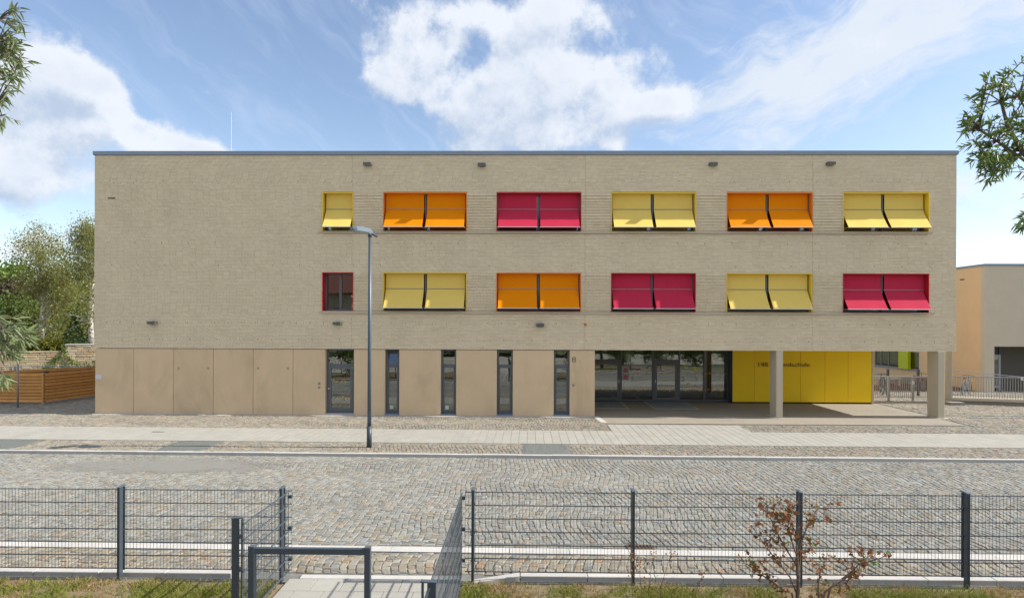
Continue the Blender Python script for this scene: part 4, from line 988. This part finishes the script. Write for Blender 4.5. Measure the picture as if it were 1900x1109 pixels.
for x, y in ((-21.74, 2.87), (-24.6, 2.94), (-21.20, 5.99), (-20.7, 8.7)): MB().box(x-.04, x+.04, y-.04, y+.04, PZ-.05, 1.375).build('corner_post', WOOD, we, bevel=.004)
for px, py, d in ((85, 694, 28.6), (165, 689, 31.0)):
    p = at(px, py, d); MB().box(p[0]-.08, p[0]+.08, p[1]-.08, p[1]+.08, p[2]-.02, p[2]+.15).build('hinge_box', ANTH, we, bevel=.005)
ss = empty('street_sign', (-21.9, 1.66, PZ), 'small white street name plate with red border on a grey post', 'street sign')
MB().tube([(-21.9, 1.66, PZ), (-21.9, 1.66, 2.04)], .036, 12).build('post', mat('grey_paint', (.22, .24, .26), .5), ss, True)
MB().box(-22.18, -21.62, 1.60, 1.62, 2.03, 2.20).build('border', RED, ss); pl = MB().box(-22.155, -21.645, 1.592, 1.599, 2.055, 2.175).build('plate', mat('sign_plate', (.46, .48, .52), .4), ss)
xx = -22.10
for w in (.05, .03, .045, .04, .06, .035, .05, .04): MB().box(xx, xx+w, 1.586, 1.5915, 2.095, 2.13).build('letter_mark', mat('sign_ink', (.14, .17, .20), .5), pl); xx += w+.012
mr = empty('metal_railing', (-30, 12, 0), 'thin grey metal railing between the enclosure and the stone wall', 'railing')
for px in (20, 28, 150):
    p = onY(px, 680, 12); MB().box(p[0]-.05, p[0]+.05, 11.96, 12.04, PZ, p[2]).build('post', STEEL, mr)
a, b = onY(-60, 680.5, 12), onY(200, 677.5, 12); MB().tube([a, b], .022, 6).build('rail', STEEL, mr); MB().tube([a-np.array([0, -.3, .08]), b-np.array([0, -.3, .12])], .015, 6).build('rail', STEEL, mr)

# ------------------------------------------------------------------ right side: annex, gate, ramp
ORP = mat('bounce_warm_render', (.74, .535, .325), .9, .04, 1.5, bump=.2, bscale=140, stain=.07, sscale=.5); GRP = mat('taupe_render', (.58, .525, .425), .9, .04, 1.5, bump=.2, bscale=140, stain=.05, sscale=.5)  # side render warmed in colour for bounced light, front left greyer
ax = empty('annex_building', (25.9, 10, -.3), 'rendered flat roofed annex beyond the right end of the school', 'building')
AX, AY, AZ = 25.88, 10.0, 7.0
y0, y1 = 15.7, 20.8
MB().box(AX, AX+.3, AY+.30, y0, -.3, AZ).box(AX, AX+.3, y1, 60, -.3, AZ).box(AX, AX+.3, y0, y1, -.3, .72).box(AX, AX+.3, y0, y1, 1.92, AZ).build('side_wall', ORP, ax)
MB().box(AX, 26.42, AY, AY+.298, -.3, AZ).box(26.42, 60, AY, AY+.298, 2.50, AZ).box(31.0, 60, AY, AY+.298, -.3, 2.50).build('front_wall', GRP, ax)
MB().box(26.42, 31, AY+1.6, AY+1.7, -.3, 2.50).build('loggia_wall', mat('loggia_paint', (.13, .12, .10), .8), ax); MB().box(26.30, 26.42, AY+.30, AY+1.6, -.3, 2.5).build('loggia_side', GRP, ax)
MB().box(26.42, 31, AY+.3, AY+1.6, 2.505, 2.6).build('loggia_ceiling', GRP, ax); MB().box(26.42, 31, AY+.0, AY+1.6, -.35, -.16).build('loggia_floor', APRON, ax)
MB().box(AX-.04, 60, AY-.04, AY+.35, AZ+.002, AZ+.12).box(AX-.04, AX+.35, AY+.352, 60, AZ+.002, AZ+.12).build('roof_edge', ZINC, ax); MB().box(AX+.3, 60, AY+.3, 60, AZ-.2, AZ-.05).build('roof', ZINC, ax)
f = MB(); 
for a, b, c_, d_ in ((26.55, 26.64, -.15, 2.0), (27.42, 27.54, -.15, 2.0), (26.64, 27.42, 1.88, 2.0), (26.64, 27.42, .10, .22)): f.box(a, b, AY+1.0, AY+1.07, c_, d_)
dfr = f.build('door_frame', mat('light_grey_frame', (.36, .38, .42), .4), ax); MB().box(26.62, 27.44, AY+1.02, AY+1.04, -.15, 1.9).build('pane', GLASS, dfr)
MB().box(27.44, 27.56, AY+1.0, AY+1.1, 2.002, 2.49).build('post', ANTH, ax)
w = MB(); w.box(AX+.05, AX+.13, y0, y1, .725, .80).box(AX+.05, AX+.13, y0, y1, 1.84, 1.915)
for u in (y0, y0+1.0, y0+2.1, y0+3.4, y0+4.3, y1-.10): w.box(AX+.051, AX+.131, u, u+.10, .80, 1.84)
w = w.build('window', mat('taupe_frame', (.20, .185, .16), .5), ax); MB().box(AX+.08, AX+.10, y0+.03, y1-.03, .76, 1.88).build('pane', GLASS, w)
MB().box(AX-.05, AX+.05, y0-.05, y1+.05, .66, .715).build('sill', ZINC, w); MB().box(AX-.16, AX+.04, 16.6, 17.65, .74, 1.93).build('shutter_panel', mat('lime_panel', (.48, .55, .005), .45), w)
MB().box(AX+2.5, AX+2.7, y0-2, y1+2, -.3, 2.6).build('inner_wall', ROOM, ax)
MB().box(AX-.02, AX+.01, 11.6, 11.95, 6.33, 6.39).build('vent_slot', DARK, ax)
pier = tag(MB().box(20.22, 20.48, 4.75, 5.6, PZ-.1, 2.95).build('concrete_pier', mat('warm_pier_render', (.42, .36, .26), .85, .04, 2), None, bevel=.01), 'slim beige pier standing behind the right school column', 'pier')
tag(MB().box(20.0, 20.66, 4.15, 4.62, PZ-.05, .09).build('concrete_block', mat('grey_concrete', (.24, .23, .21), .9, .1, 8), None, bevel=.012), 'low grey concrete block at the foot of the slim beige pier', 'block')
rp = empty('access_ramp', (22, 4.6, PZ), 'low pale concrete access ramp right of the beige pier', 'ramp')
def rr(x): return 4.95-(x-20.4)*.30
MB().hexa([(20.5, rr(20.5), -.3), (27, rr(27), -.3), (27, rr(27)+1.5, -.3), (20.5, rr(20.5)+1.5, -.3), (20.5, rr(20.5), .22), (27, rr(27), .24), (27, rr(27)+1.5, .24), (20.5, rr(20.5)+1.5, .22)]).build('ramp_slab', APRON, rp)
MB().hexa([(20.49, rr(20.49)-.06, .11), (27, rr(27)-.06, .13), (27, rr(27)+.2, .13), (20.49, rr(20.49)+.2, .11), (20.49, rr(20.49)-.06, .235), (27, rr(27)-.06, .255), (27, rr(27)+.2, .255), (20.49, rr(20.49)+.2, .235)]).build('ramp_edge', COLUMN, rp)
bal = empty('balustrade', (22, 4.7, .24), 'galvanised baluster railing on the access ramp', 'railing')
MB().tube([(20.52, rr(20.52)+.08, 1.24), (26.5, rr(26.5)+.08, 1.26)], .022, 8).build('handrail', STEEL, bal); MB().tube([(20.52, rr(20.52)+.08, .34), (26.5, rr(26.5)+.08, .36)], .014, 6).build('bottom_rail', STEEL, bal)
b1 = MB().tube([(20.55, rr(20.55)+.08, .24), (20.55, rr(20.55)+.08, 1.24)], .013, 6).build('baluster', STEEL, bal)
x = 20.65
while x < 25.5: copy_obj(b1, bal, (x, rr(x)+.08, .245)); x += .10
hr = empty('sloping_handrail', (20.36, 4.4, PZ), 'thin sloping handrail in front of the ramp balustrade', 'handrail')
a, b = np.array([20.30, 4.55, 1.56]), np.array([26.0, 2.9, 1.05]); MB().tube([a, b], .018, 6).build('rail', STEEL, hr); MB().tube([(20.30, 4.55, PZ), a], .016, 6).build('post', STEEL, hr); MB().tube([(25.2, 3.13, PZ), (25.2, 3.13, 1.12)], .016, 6).build('post', STEEL, hr)
p = at(1897, 703, 28.2); bs = empty('warning_plate', tuple(p), 'small white and red plate on the ramp railing at the right edge', 'sign')
MB().box(p[0]-.06, p[0]+.5, p[1], p[1]+.012, p[2]-.06, p[2]+.07).build('plate', WHITEP, bs); MB().box(p[0]+.02, p[0]+.42, p[1]-.004, p[1]-.001, p[2]-.02, p[2]+.035).build('red_bar', RED, bs)
# yard gate under the overhang
yg = empty('yard_gate', (18, 5.7, PZ), 'galvanised baluster gate closing the passage between yellow wall and column', 'gate')
MB().tube([(16.65, 5.7, 1.15), (20.2, 5.7, 1.15)], .02, 8).build('top_rail', STEEL, yg); MB().tube([(16.65, 5.7, .16), (20.2, 5.7, .16)], .018, 6).build('bottom_rail', STEEL, yg)
b1 = MB().tube([(16.72, 5.7, .10), (16.72, 5.7, 1.15)], .012, 6).build('baluster', STEEL, yg); x = 16.82
while x < 20.15: copy_obj(b1, yg, (x, 5.7, .10)); x += .10
for x in (18.04, 19.22): MB().box(x-.04, x+.04, 5.66, 5.74, PZ, 1.15).build('post', STEEL, yg)
MB().tube([(19.18, 5.60, .86), (18.98, 5.60, .86)], .014, 6).box(19.15, 19.25, 5.60, 5.66, .78, .94).build('handle', ALU, yg)
for x, lab in ((19.36, 'black steel bollard post behind the gate near the bicycles'), (20.95, 'black steel bollard post behind the gate near the column')): tag(MB().box(x-.05, x+.05, 7.95, 8.05, PZ, 1.36).build('bollard', ANTH, None, bevel=.006), lab, 'bollard')
lw = tag(MB().box(17.5, 25.6, 13.6, 13.9, PZ, .50).build('low_wall', mat('beige_concrete', (.32, .29, .23), .9, .06, 4), None, bevel=.01), 'low beige concrete wall across the yard behind the gate', 'wall')
tag(MB().hexa([(17.5, 10.6, PZ-.02), (25.7, 10.6, PZ-.02), (25.7, 13.5, PZ-.02), (17.5, 13.5, PZ-.02), (17.6, 10.8, .06), (25.6, 10.8, .06), (25.6, 13.5, .08), (17.6, 13.5, .08)]).build('mulch_bed', mat('bark_mulch', (.15, .075, .045), .95, .4, 20, bump=.8, bscale=50)), kind='structure')
bn = empty('bench', (22.0, 12.4, .06), 'plain beige bench in the yard behind the gate', 'bench'); bx_ = 21.2
MB().box(bx_, bx_+1.5, 12.3, 12.7, .44, .52).build('seat', SILL, bn)
for x in (bx_+.05, bx_+1.33): MB().box(x, x+.12, 12.32, 12.68, .06, .438).build('leg', SILL, bn)
def bicycle(x, y, rz, colm, label):
    o = empty('bicycle', (x, y, PZ), label, 'bicycle', 'bicycles parked in the yard'); cr, sr = math.cos(rz), math.sin(rz)
    def T(u, w, v=0.0): return (x+u*cr-v*sr, y+u*sr+v*cr, PZ+w)
    r = .33
    for u in (-.52, .52):
        mb = MB(); pts = [T(u+r*math.cos(a), .34+r*math.sin(a)) for a in np.linspace(0, 2*math.pi, 25)]; mb.tube(pts, .02, 6, cap=False); wheel = mb.build('wheel', ANTH, o)
        mb = MB()
        for a in np.linspace(0, math.pi, 9)[:-1]: mb.tube([T(u-r*math.cos(a), .34-r*math.sin(a)), T(u+r*math.cos(a), .34+r*math.sin(a))], .003, 3)
        mb.tube([T(u, .34, -.05), T(u, .34, .05)], .025, 8); mb.build('spokes', STEEL, wheel)
    mb = MB()
    for a, b in (((-.52, .34), (-.05, .30)), ((-.52, .34), (-.20, .78)), ((-.05, .30), (-.20, .82)), ((-.05, .30), (.38, .70)), ((-.18, .74), (.37, .80)), ((.52, .34), (.36, .88))): mb.tube([T(*a), T(*b)], .018, 6)
    mb.build('frame', colm, o)
    MB().tube([T(.36, .88), T(.35, 1.0)], .014, 6).tube([T(.30, 1.0, -.28), T(.37, 1.02, -.1), T(.37, 1.02, .1), T(.30, 1.0, .28)], .013, 6).build('handlebar', ANTH, o)
    MB().hexa([T(-.34, .86, -.07), T(-.08, .87, -.025), T(-.08, .87, .025), T(-.34, .86, .07), T(-.34, .92, -.08), T(-.08, .91, -.025), T(-.08, .91, .025), T(-.34, .92, .08)]).build('saddle', ANTH, o)
    mb = MB(); mb.tube([T(-.05, .30, -.09), T(-.05, .30, .09)], .012, 6).tube([T(-.05, .30, .09), T(.08, .20, .09)], .009, 5).tube([T(-.05, .30, -.09), T(-.18, .40, -.09)], .009, 5); mb.build('pedals', STEEL, o)
bicycle(19.55, 8.9, 1.15, mat('black_paint', (.03, .03, .035), .4), 'black bicycle nearest the yellow wall end behind the gate'); bicycle(20.0, 9.5, 1.3, mat('dark_blue_paint', (.04, .06, .10), .4), 'dark blue bicycle standing right of the black one behind the gate')
bicycle(22.2, 10.0, .5, mat('red_paint', (.25, .03, .04), .4), 'dark red bicycle low behind the right school column'); bicycle(23.9, 8.6, .7, mat('blue_paint', (.05, .13, .22), .4), 'blue bicycle behind the ramp balustrade')

# ------------------------------------------------------------------ grass, weeds and the withered sapling on the bank
rng = np.random.default_rng(41)
def blades(name, n, x0, x1, y0, y1, h, w, m_, test, zg=-.115):
    X = rng.uniform(x0, x1, n*3); Y = rng.uniform(y0, y1, n*3); k = test(X, Y) > rng.random(n*3)
    X, Y = X[k][:n], Y[k][:n]; n = len(X); a = rng.uniform(0, 2*math.pi, n); hh = h*rng.uniform(.4, 1.25, n); le = rng.normal(0, .55, (n, 2))
    c, s = np.cos(a)*w/2, np.sin(a)*w/2; b = np.stack([X, Y, np.full(n, zg)], 1)
    tip = b+np.stack([le[:, 0]*hh, le[:, 1]*hh, hh], 1); mid = b+np.stack([le[:, 0]*hh*.3, le[:, 1]*hh*.3, hh*.6], 1); dv = np.stack([c, s, 0*c], 1)
    V = np.stack([b-dv, b+dv, mid+dv*.7, tip, mid-dv*.7], 1).reshape(-1, 3); F = np.arange(5*n).reshape(n, 5)
    return tag(link(name, np_mesh(name, V, F, m_)), kind='stuff')
def nz(X, Y, f, s): return .5+.25*(np.sin(X*f+s)*np.cos(Y*f*1.3-s)+np.sin(X*f*2.3+Y*f*1.1+2*s)+.6*np.sin(X*f*4.7-Y*f*3.1+s))
GREEN = mat('grass_green', (.1, .15, .02), .6, ramp=leaf_ramp((.14, .19, .025), (.22, .24, .04), (.18, .24, .03), (.30, .27, .08)), trans=.3)
DRYG = mat('grass_dry', (.3, .22, .1), .7, ramp=leaf_ramp((.38, .28, .13), (.44, .33, .17), (.32, .20, .09), (.30, .26, .09)), trans=.3)
outp = lambda X: (X < -3.5)|(X > -.84)
blades('grass', 70000, -9.5, 9.5, -18.5, -15.95, .075, .009, GREEN, lambda X, Y: outp(X)*np.clip((nz(X, Y, 1.9, .7)-.22)*2.6, .06, 1)*np.clip((-15.95-Y)*2.2+.05, 0, 1)*(np.where(Y > -17.2, 1, .15)))
blades('dry_grass', 45000, -9.5, 9.5, -18.5, -15.88, .055, .008, DRYG, lambda X, Y: outp(X)*np.clip((nz(X, Y, 2.3, 3.1)-.25)*1.8, .05, 1)*np.clip((-15.84-Y)*5, .12, 1)*(np.where(Y > -17.2, 1, .15)))
blades('path_weeds', 90, -3.4, -.95, -16.75, -15.85, .05, .006, GREEN, lambda X, Y: (np.abs((Y+15.81) % .42-.42) < .03)*1.0, RZ)
STEMM = mat('sapling_bark', (.16, .11, .085), .8, .2, 20); BROWN = mat('withered_leaf', (.2, .09, .03), .75, isl=.15, ramp=leaf_ramp((.23, .095, .04), (.30, .14, .06), (.16, .07, .03), (.26, .12, .045), (.33, .18, .085)), trans=.25)
SGREEN = mat('sapling_green_leaf', (.09, .15, .03), .6, ramp=leaf_ramp((.08, .14, .03), (.13, .18, .04)), trans=.25)
def crumpled(C, size, rng):                    # lobed, curled leaves
    n = len(C); d, s = frames(n, rng, -.6); nn = np.cross(d, s); sz = size*rng.uniform(.55, 1.25, (n, 1)); cu = rng.uniform(.1, .45, (n, 1))
    pts = [(0, 0, 0), (.25, .42, .5), (.45, .22, .2), (.8, .38, .7), (1.05, 0, .3), (.8, -.38, .7), (.45, -.22, .2), (.25, -.42, .5)]
    V = np.stack([C+d*sz*a+s*sz*b+nn*sz*c*cu for a, b, c in pts], 1).reshape(-1, 3); i = np.arange(n)[:, None]*8
    return V, np.concatenate([i+np.array([[0, 1, 2, 6]]), i+np.array([[2, 3, 4, 6]]), i+np.array([[0, 6, 7, 7]])[:, :4], i+np.array([[4, 5, 6, 4]])], 0)
def tri_quads(F): return [tuple(dict.fromkeys(map(int, f))) for f in F]
def sapling(px0, d, stems, label, seed, nper):
    rng = np.random.default_rng(seed); base = at(px0, 600+FPX*3.80/d, d); base[2] = -.13; o = empty('withered_sapling', tuple(base), label, 'sapling')
    mb = MB(); C = []; TW = []
    for st in stems:
        pts = [base+rng.normal(size=3)*.015*np.array([1, 1, 0])]+[at(x, y, d+rng.uniform(-.12, .12)) for x, y in st]
        n = len(pts); mb.tube(pts, np.linspace(.014, .0035, n), 6)
        for k in range(max(1, n-3), n):
            for _ in range(5):
                a = pts[k-1]+(pts[k]-pts[k-1])*rng.random(); b = a+rng.normal(size=3)*.11+np.array([0, 0, .06]); mb.tube(curve_pts(a, b, rng.normal(size=3)*.015, 4), [.0035, .003, .0025, .0015], 4, cap=False)
                m_ = max(2, int(nper*rng.uniform(.5, 1.3))); t = rng.uniform(.25, 1.05, (m_, 1)); C.append(a+(b-a)*t+rng.normal(size=(m_, 3))*.022)
    mb.build('stem', STEMM, o, True); C = np.concatenate(C); k = rng.random(len(C)) < .10
    for nm, cc, mt in (('withered_leaves', C[~k], BROWN), ('green_leaves', C[k], SGREEN)):
        V, F = crumpled(cc, .055, rng); link(nm, np_mesh(nm, V-np.array(wl(o)), tri_quads(F), mt), o, tuple(base))
sapling(1476, 7.75, [[(1482, 1100), (1483, 1060), (1478, 1030), (1468, 1000), (1462, 975), (1470, 945), (1480, 930)], [(1478, 1100), (1465, 1068), (1440, 1038), (1415, 1005), (1395, 975)], [(1470, 1100), (1455, 1095), (1428, 1075), (1405, 1060), (1385, 1045)],
    [(1483, 1050), (1485, 1010), (1500, 970), (1515, 945), (1530, 955)], [(1482, 1055), (1460, 1020), (1440, 985), (1425, 950), (1422, 925)], [(1480, 1040), (1476, 985), (1455, 955), (1440, 960)]], 'withered maple sapling with brown leaves before the fence post', 51, 7)
sapling(1520, 7.6, [[(1530, 1098), (1560, 1075), (1580, 1060), (1595, 1045), (1625, 1038), (1648, 1028)], [(1518, 1090), (1522, 1060), (1535, 1035)], [(1540, 1090), (1575, 1068), (1590, 1055), (1610, 1062)]], 'low leaning withered sapling to the right of the taller one', 52, 5)
def stalk(px, top, d, label, seed):
    rng = np.random.default_rng(seed); b = at(px[0], 600+FPX*3.80/d, d); b[2] = -.12; t = at(*top, d); o = empty('weed_stalk', tuple(b), label, 'weed')
    m_ = at(*px, d); MB().tube([b, m_, (m_+t)/2+rng.normal(size=3)*.01, t], [.005, .004, .003, .002], 5).build('stem', mat('stalk_green', (.12, .13, .05), .7), o)
    C = np.concatenate([t+rng.normal(size=(14, 3))*.025, m_+(t-m_)*rng.random((16, 1))+rng.normal(size=(16, 3))*.03])
    V, F = crumpled(C, .03, rng); link('seed_heads', np_mesh('seed_heads', V-np.array(wl(o)), tri_quads(F), BROWN), o, tuple(b))
stalk((1226, 1090), (1247, 1022), 8.0, 'tallest dry weed stalk with a brown seed head', 61); stalk((1173, 1085), (1173, 1028), 8.1, 'dry weed stalk just right of the second fence post', 62)
stalk((1204, 1090), (1211, 1028), 8.0, 'thin green weed stalk left of the tallest dry stalk', 63); stalk((1290, 1100), (1304, 1063), 7.9, 'short dry weed stalk right of the tallest one', 64); stalk((1190, 1095), (1188, 1042), 8.2, 'thin dry stalk between the second fence post and the green stalk', 65)

# ------------------------------------------------------------------ narrow-leaved street trees reaching in at both sides
ASHL = mat('ash_leaf', (.06, .10, .02), .45, isl=.12, ramp=leaf_ramp((.085, .14, .03), (.12, .185, .035), (.15, .22, .045), (.09, .15, .045)), trans=.4, spec=.5)
ASHB = mat('ash_leaf_pale', (.14, .17, .09), .55, isl=.12, ramp=leaf_ramp((.15, .20, .08), (.21, .25, .13), (.12, .165, .06), (.18, .22, .10)), trans=.3)
TWIG = mat('ash_twig', (.12, .09, .075), .8)
def lance(C, Dv, size, rng):                   # long narrow folded leaves pointing along Dv
    n = len(C); d = Dv/np.linalg.norm(Dv, axis=1, keepdims=True); h = rng.normal(size=(n, 3)); s = np.cross(d, h); s /= np.linalg.norm(s, axis=1, keepdims=True); nn = np.cross(d, s)
    sz = size*rng.uniform(.6, 1.2, (n, 1)); w = .095; dr = np.array([0, 0, -1.0])
    V = np.stack([C, C+d*sz*.3+s*sz*w+nn*sz*.05, C+d*sz*.65+s*sz*w*.75+nn*sz*.04+dr*sz*.05, C+d*sz+dr*sz*.14, C+d*sz*.65-s*sz*w*.75+nn*sz*.04+dr*sz*.05, C+d*sz*.3-s*sz*w+nn*sz*.05, C+d*sz*.33, C+d*sz*.66+dr*sz*.05], 1).reshape(-1, 3)
    i = np.arange(n)[:, None]*8
    return V, np.concatenate([i+np.array([[0, 1, 6, 6]]), i+np.array([[1, 2, 7, 6]]), i+np.array([[2, 3, 7, 7]]), i+np.array([[3, 4, 7, 3]]), i+np.array([[7, 4, 5, 6]]), i+np.array([[6, 5, 0, 6]])], 0)
def street_tree(trunk, rads, limbs, sprays, label, leafm, seed, size):
    rng = np.random.default_rng(seed); o = empty('ash_tree', tuple(trunk[0]), label, 'tree', 'narrow leaved trees on the bank')
    mb = MB(); mb.tube(trunk, rads, 12)
    for l, r in limbs: mb.tube(l, np.linspace(r, .007, len(l)), 7)
    LP = [np.array(p) for l, _ in limbs for p in l]; LPA = np.array(LP); C = []; Dd = []
    for p, dirv_, n, L in sprays:
        p = np.array(p); k = np.argmin(np.linalg.norm(LPA-p, axis=1)); a = LPA[k]; dirv_ = np.array(dirv_)/np.linalg.norm(dirv_)
        e = p+dirv_*L; pts = curve_pts(a, e, np.array([0, 0, .05])*np.linalg.norm(e-a), 6); mb.tube(pts, np.linspace(.007, .0015, 6), 5, cap=False)
        for i in range(n):
            t = rng.uniform(.45, 1.0) if i > 2 else 1.0; kk = t*5; i0 = min(int(kk), 4); c = pts[i0]+(pts[i0+1]-pts[i0])*(kk-i0)
            C.append(c); Dd.append(dirv_*.75+rng.normal(size=3)*.62+np.array([0, 0, -.18]))
    mb.build('trunk', TWIG, o, True); V, F = lance(np.array(C), np.array(Dd), size, rng)
    link('crown', np_mesh('crown', V-np.array(wl(o)), tri_quads(F), leafm), o, tuple(trunk[0]))
    return o
rng = np.random.default_rng(71); D = 5.4
def P(px, py, d=D): return at(px, py, d)
sp = []
zone = [(1862, 165, 30, 22, 12), (1885, 190, 22, 30, 8), (1828, 205, 26, 20, 8), (1808, 240, 20, 20, 9), (1838, 250, 30, 28, 10), (1875, 255, 28, 35, 14), (1825, 285, 22, 20, 9), (1862, 295, 36, 24, 18), (1885, 315, 20, 18, 9), (1850, 318, 24, 12, 7), (1900, 405, 12, 14, 5), (1925, 250, 30, 90, 30), (1960, 200, 40, 90, 30), (2000, 330, 70, 90, 40), (1930, 400, 25, 25, 10)]
cc = P(1960, 300)
for zx, zy, rx, ry, n in zone:
    for _ in range(n):
        x, y = zx+rng.normal()*rx*.5, zy+rng.normal()*ry*.5; p = P(x, y, D+rng.uniform(-.35, .35)); dv = (p-cc); dv = dv/np.linalg.norm(dv)+np.array([0, 0, .10])+rng.normal(size=3)*.45
        sp.append((p, dv, rng.integers(10, 17), .09))
tr0 = np.array([7.1, -19.4, -.15])
lim = [([tr0+np.array([0, 0, 3.4]), P(1990, 420), P(1945, 330), P(1900, 285), P(1870, 235), P(1858, 190), P(1855, 160)], .035), ([P(1945, 330), P(1890, 290), P(1850, 262), P(1815, 240)], .014), ([P(1900, 285), P(1860, 300), P(1825, 300)], .012), ([P(1945, 330), P(1925, 240), P(1890, 180)], .014), ([tr0+np.array([0, 0, 3.0]), P(2000, 470), P(1940, 430), P(1905, 405)], .014), ([tr0+np.array([0, 0, 4.2]), P(2010, 250), P(1985, 150)], .03)]
street_tree([tr0, tr0+np.array([-.05, 0, 2]), tr0+np.array([.02, .05, 4.2]), tr0+np.array([0, 0, 5.8])], [.11, .09, .06, .02], lim, sp, 'narrow-leaved green tree reaching in at the right edge of the view', ASHL, 72, .084)
sp = []; cc = P(-70, 130, 5.2); cc2 = P(-70, 610, 4.4)
for zx, zy, rx, ry, n, d, c0, lf in [(15, 30, 16, 14, 5, 5.2, cc, 0), (12, 55, 20, 14, 5, 5.2, cc, 0), (8, 85, 24, 18, 14, 5.2, cc, 0), (12, 110, 26, 20, 18, 5.2, cc, 0), (5, 140, 22, 20, 13, 5.2, cc, 0), (-4, 170, 12, 12, 5, 5.2, cc, 0), (-4, 205, 12, 16, 6, 5.2, cc, 0), (-40, 120, 30, 80, 26, 5.2, cc, 0), (-110, 100, 50, 100, 30, 5.2, cc, 0),
                                     (18, 600, 24, 14, 10, 4.4, cc2, 1), (22, 622, 24, 14, 12, 4.4, cc2, 1), (5, 640, 20, 16, 9, 4.4, cc2, 1), (-15, 610, 20, 30, 10, 4.4, cc2, 1), (-4, 690, 8, 12, 4, 4.4, cc2, 1)]:
    for _ in range(n):
        p = P(zx+rng.normal()*rx*.5, zy+rng.normal()*ry*.5, d+rng.uniform(-.3, .3)); dv = p-c0; dv = dv/np.linalg.norm(dv)+np.array([.25, 0, -.25])+rng.normal(size=3)*.35
        sp.append((p, dv, rng.integers(7, 12), .08))
tr0 = np.array([-6.6, -19.9, -.15])
lim = [([tr0+np.array([0, 0, 4.4]), P(-120, 180, 5.2), P(-50, 120, 5.2), P(-5, 85, 5.2)], .03), ([P(-120, 180, 5.2), P(-60, 60, 5.2), P(0, 35, 5.2)], .014), ([P(-120, 180, 5.2), P(-50, 200, 5.2), P(-10, 200, 5.2)], .012), ([tr0+np.array([0, 0, 3.2]), P(-130, 590, 4.5), P(-50, 600, 4.4), P(5, 612, 4.4)], .016), ([P(-50, 600, 4.4), P(-20, 660, 4.4), P(-6, 690, 4.4)], .01)]
street_tree([tr0, tr0+np.array([.04, 0, 2]), tr0+np.array([0, .05, 4.4]), tr0+np.array([0, 0, 6.4])], [.11, .09, .06, .02], lim, sp, 'narrow-leaved pale green tree reaching in at the left edge of the view', ASHB, 73, .088)

# ------------------------------------------------------------------ the far side of the street behind the camera, seen in the window panes
t = make_tree('garden_tree', 'broad green garden tree across the street, seen reflected in the glass', [(-14, -52, -.2), (-14, -52, 3), (-13.8, -52, 7)], [.3, .25, .1], [((-14, -52, 5.0), (4.6, 4.2, 3.6), 1), ((-14, -52, 2.0), (4.0, 3.0, 1.6), .4)], 6500, .45, L_MID, BARK, 60, 81, .1, 0, .8, group='trees across the street reflected in the glass')
for x, y, rz in ((-7, -51, .4), (1, -54, 1), (8, -50, 1.7), (16, -53, 2.2), (24, -51, 2.9), (33, -54, 3.6)): copy_tree(t, (x, y, -.2), None, rz)
b = make_tree('garden_bush', 'dense green garden bush beside the photographer, seen reflected in the glass', [(-11.5, -18.6, -.2), (-11.5, -18.6, .5), (-11.5, -18.6, 1.2)], [.05, .04, .02], [((-11.5, -18.6, 1.1), (1.7, .9, 1.15), 1)], 3500, .16, L_MID, BARK, 40, 82, .02, 0, .25, group='bushes reflected in the glass', cat='bush')
for x, y, rz in ((-14.8, -18.2, .6), (-18, -18.8, 1.4), (9.5, -23.5, 2.2), (13.0, -24.2, 2.9), (16.5, -23.6, 3.5), (20, -24.3, 4.4)): copy_tree(b, (x, y, -.2), None, rz)
for x, wd, colr in ((-30, 12, (.45, .38, .28)), (-2, 14, (.40, .36, .32)), (30, 13, (.46, .40, .30))):
    h = empty('town_house', (x, -66, -.2), 'plain rendered town house across the street with pitched roof', 'house', 'houses across the street reflected in the glass')
    MB().box(x-wd/2, x+wd/2, -72, -62, -.2, 8).build('wall', mat('house_%d' % int(x), colr, .9, .05, 1), h); MB().prism([(-73, 7.9), (-61, 7.9), (-67, 12.5)], x-wd/2-.4, x+wd/2+.4).build('roof', mat('roof_tile', (.18, .07, .05), .8, .15, 6), h)
    for i in range(4):
        for zz in (1, 4.2): xx = x-wd/2+1+i*(wd-2)/3.6; MB().box(xx, xx+1.1, -62.0, -61.95, zz, zz+1.6).build('window', mat('house_window', (.05, .06, .07), .15), h)
print('objects', len(bpy.data.objects), 'tris', sum(len(p.vertices)-2 for me in bpy.data.meshes if me.users for p in me.polygons) if len(bpy.data.meshes) < 20000 else 0)
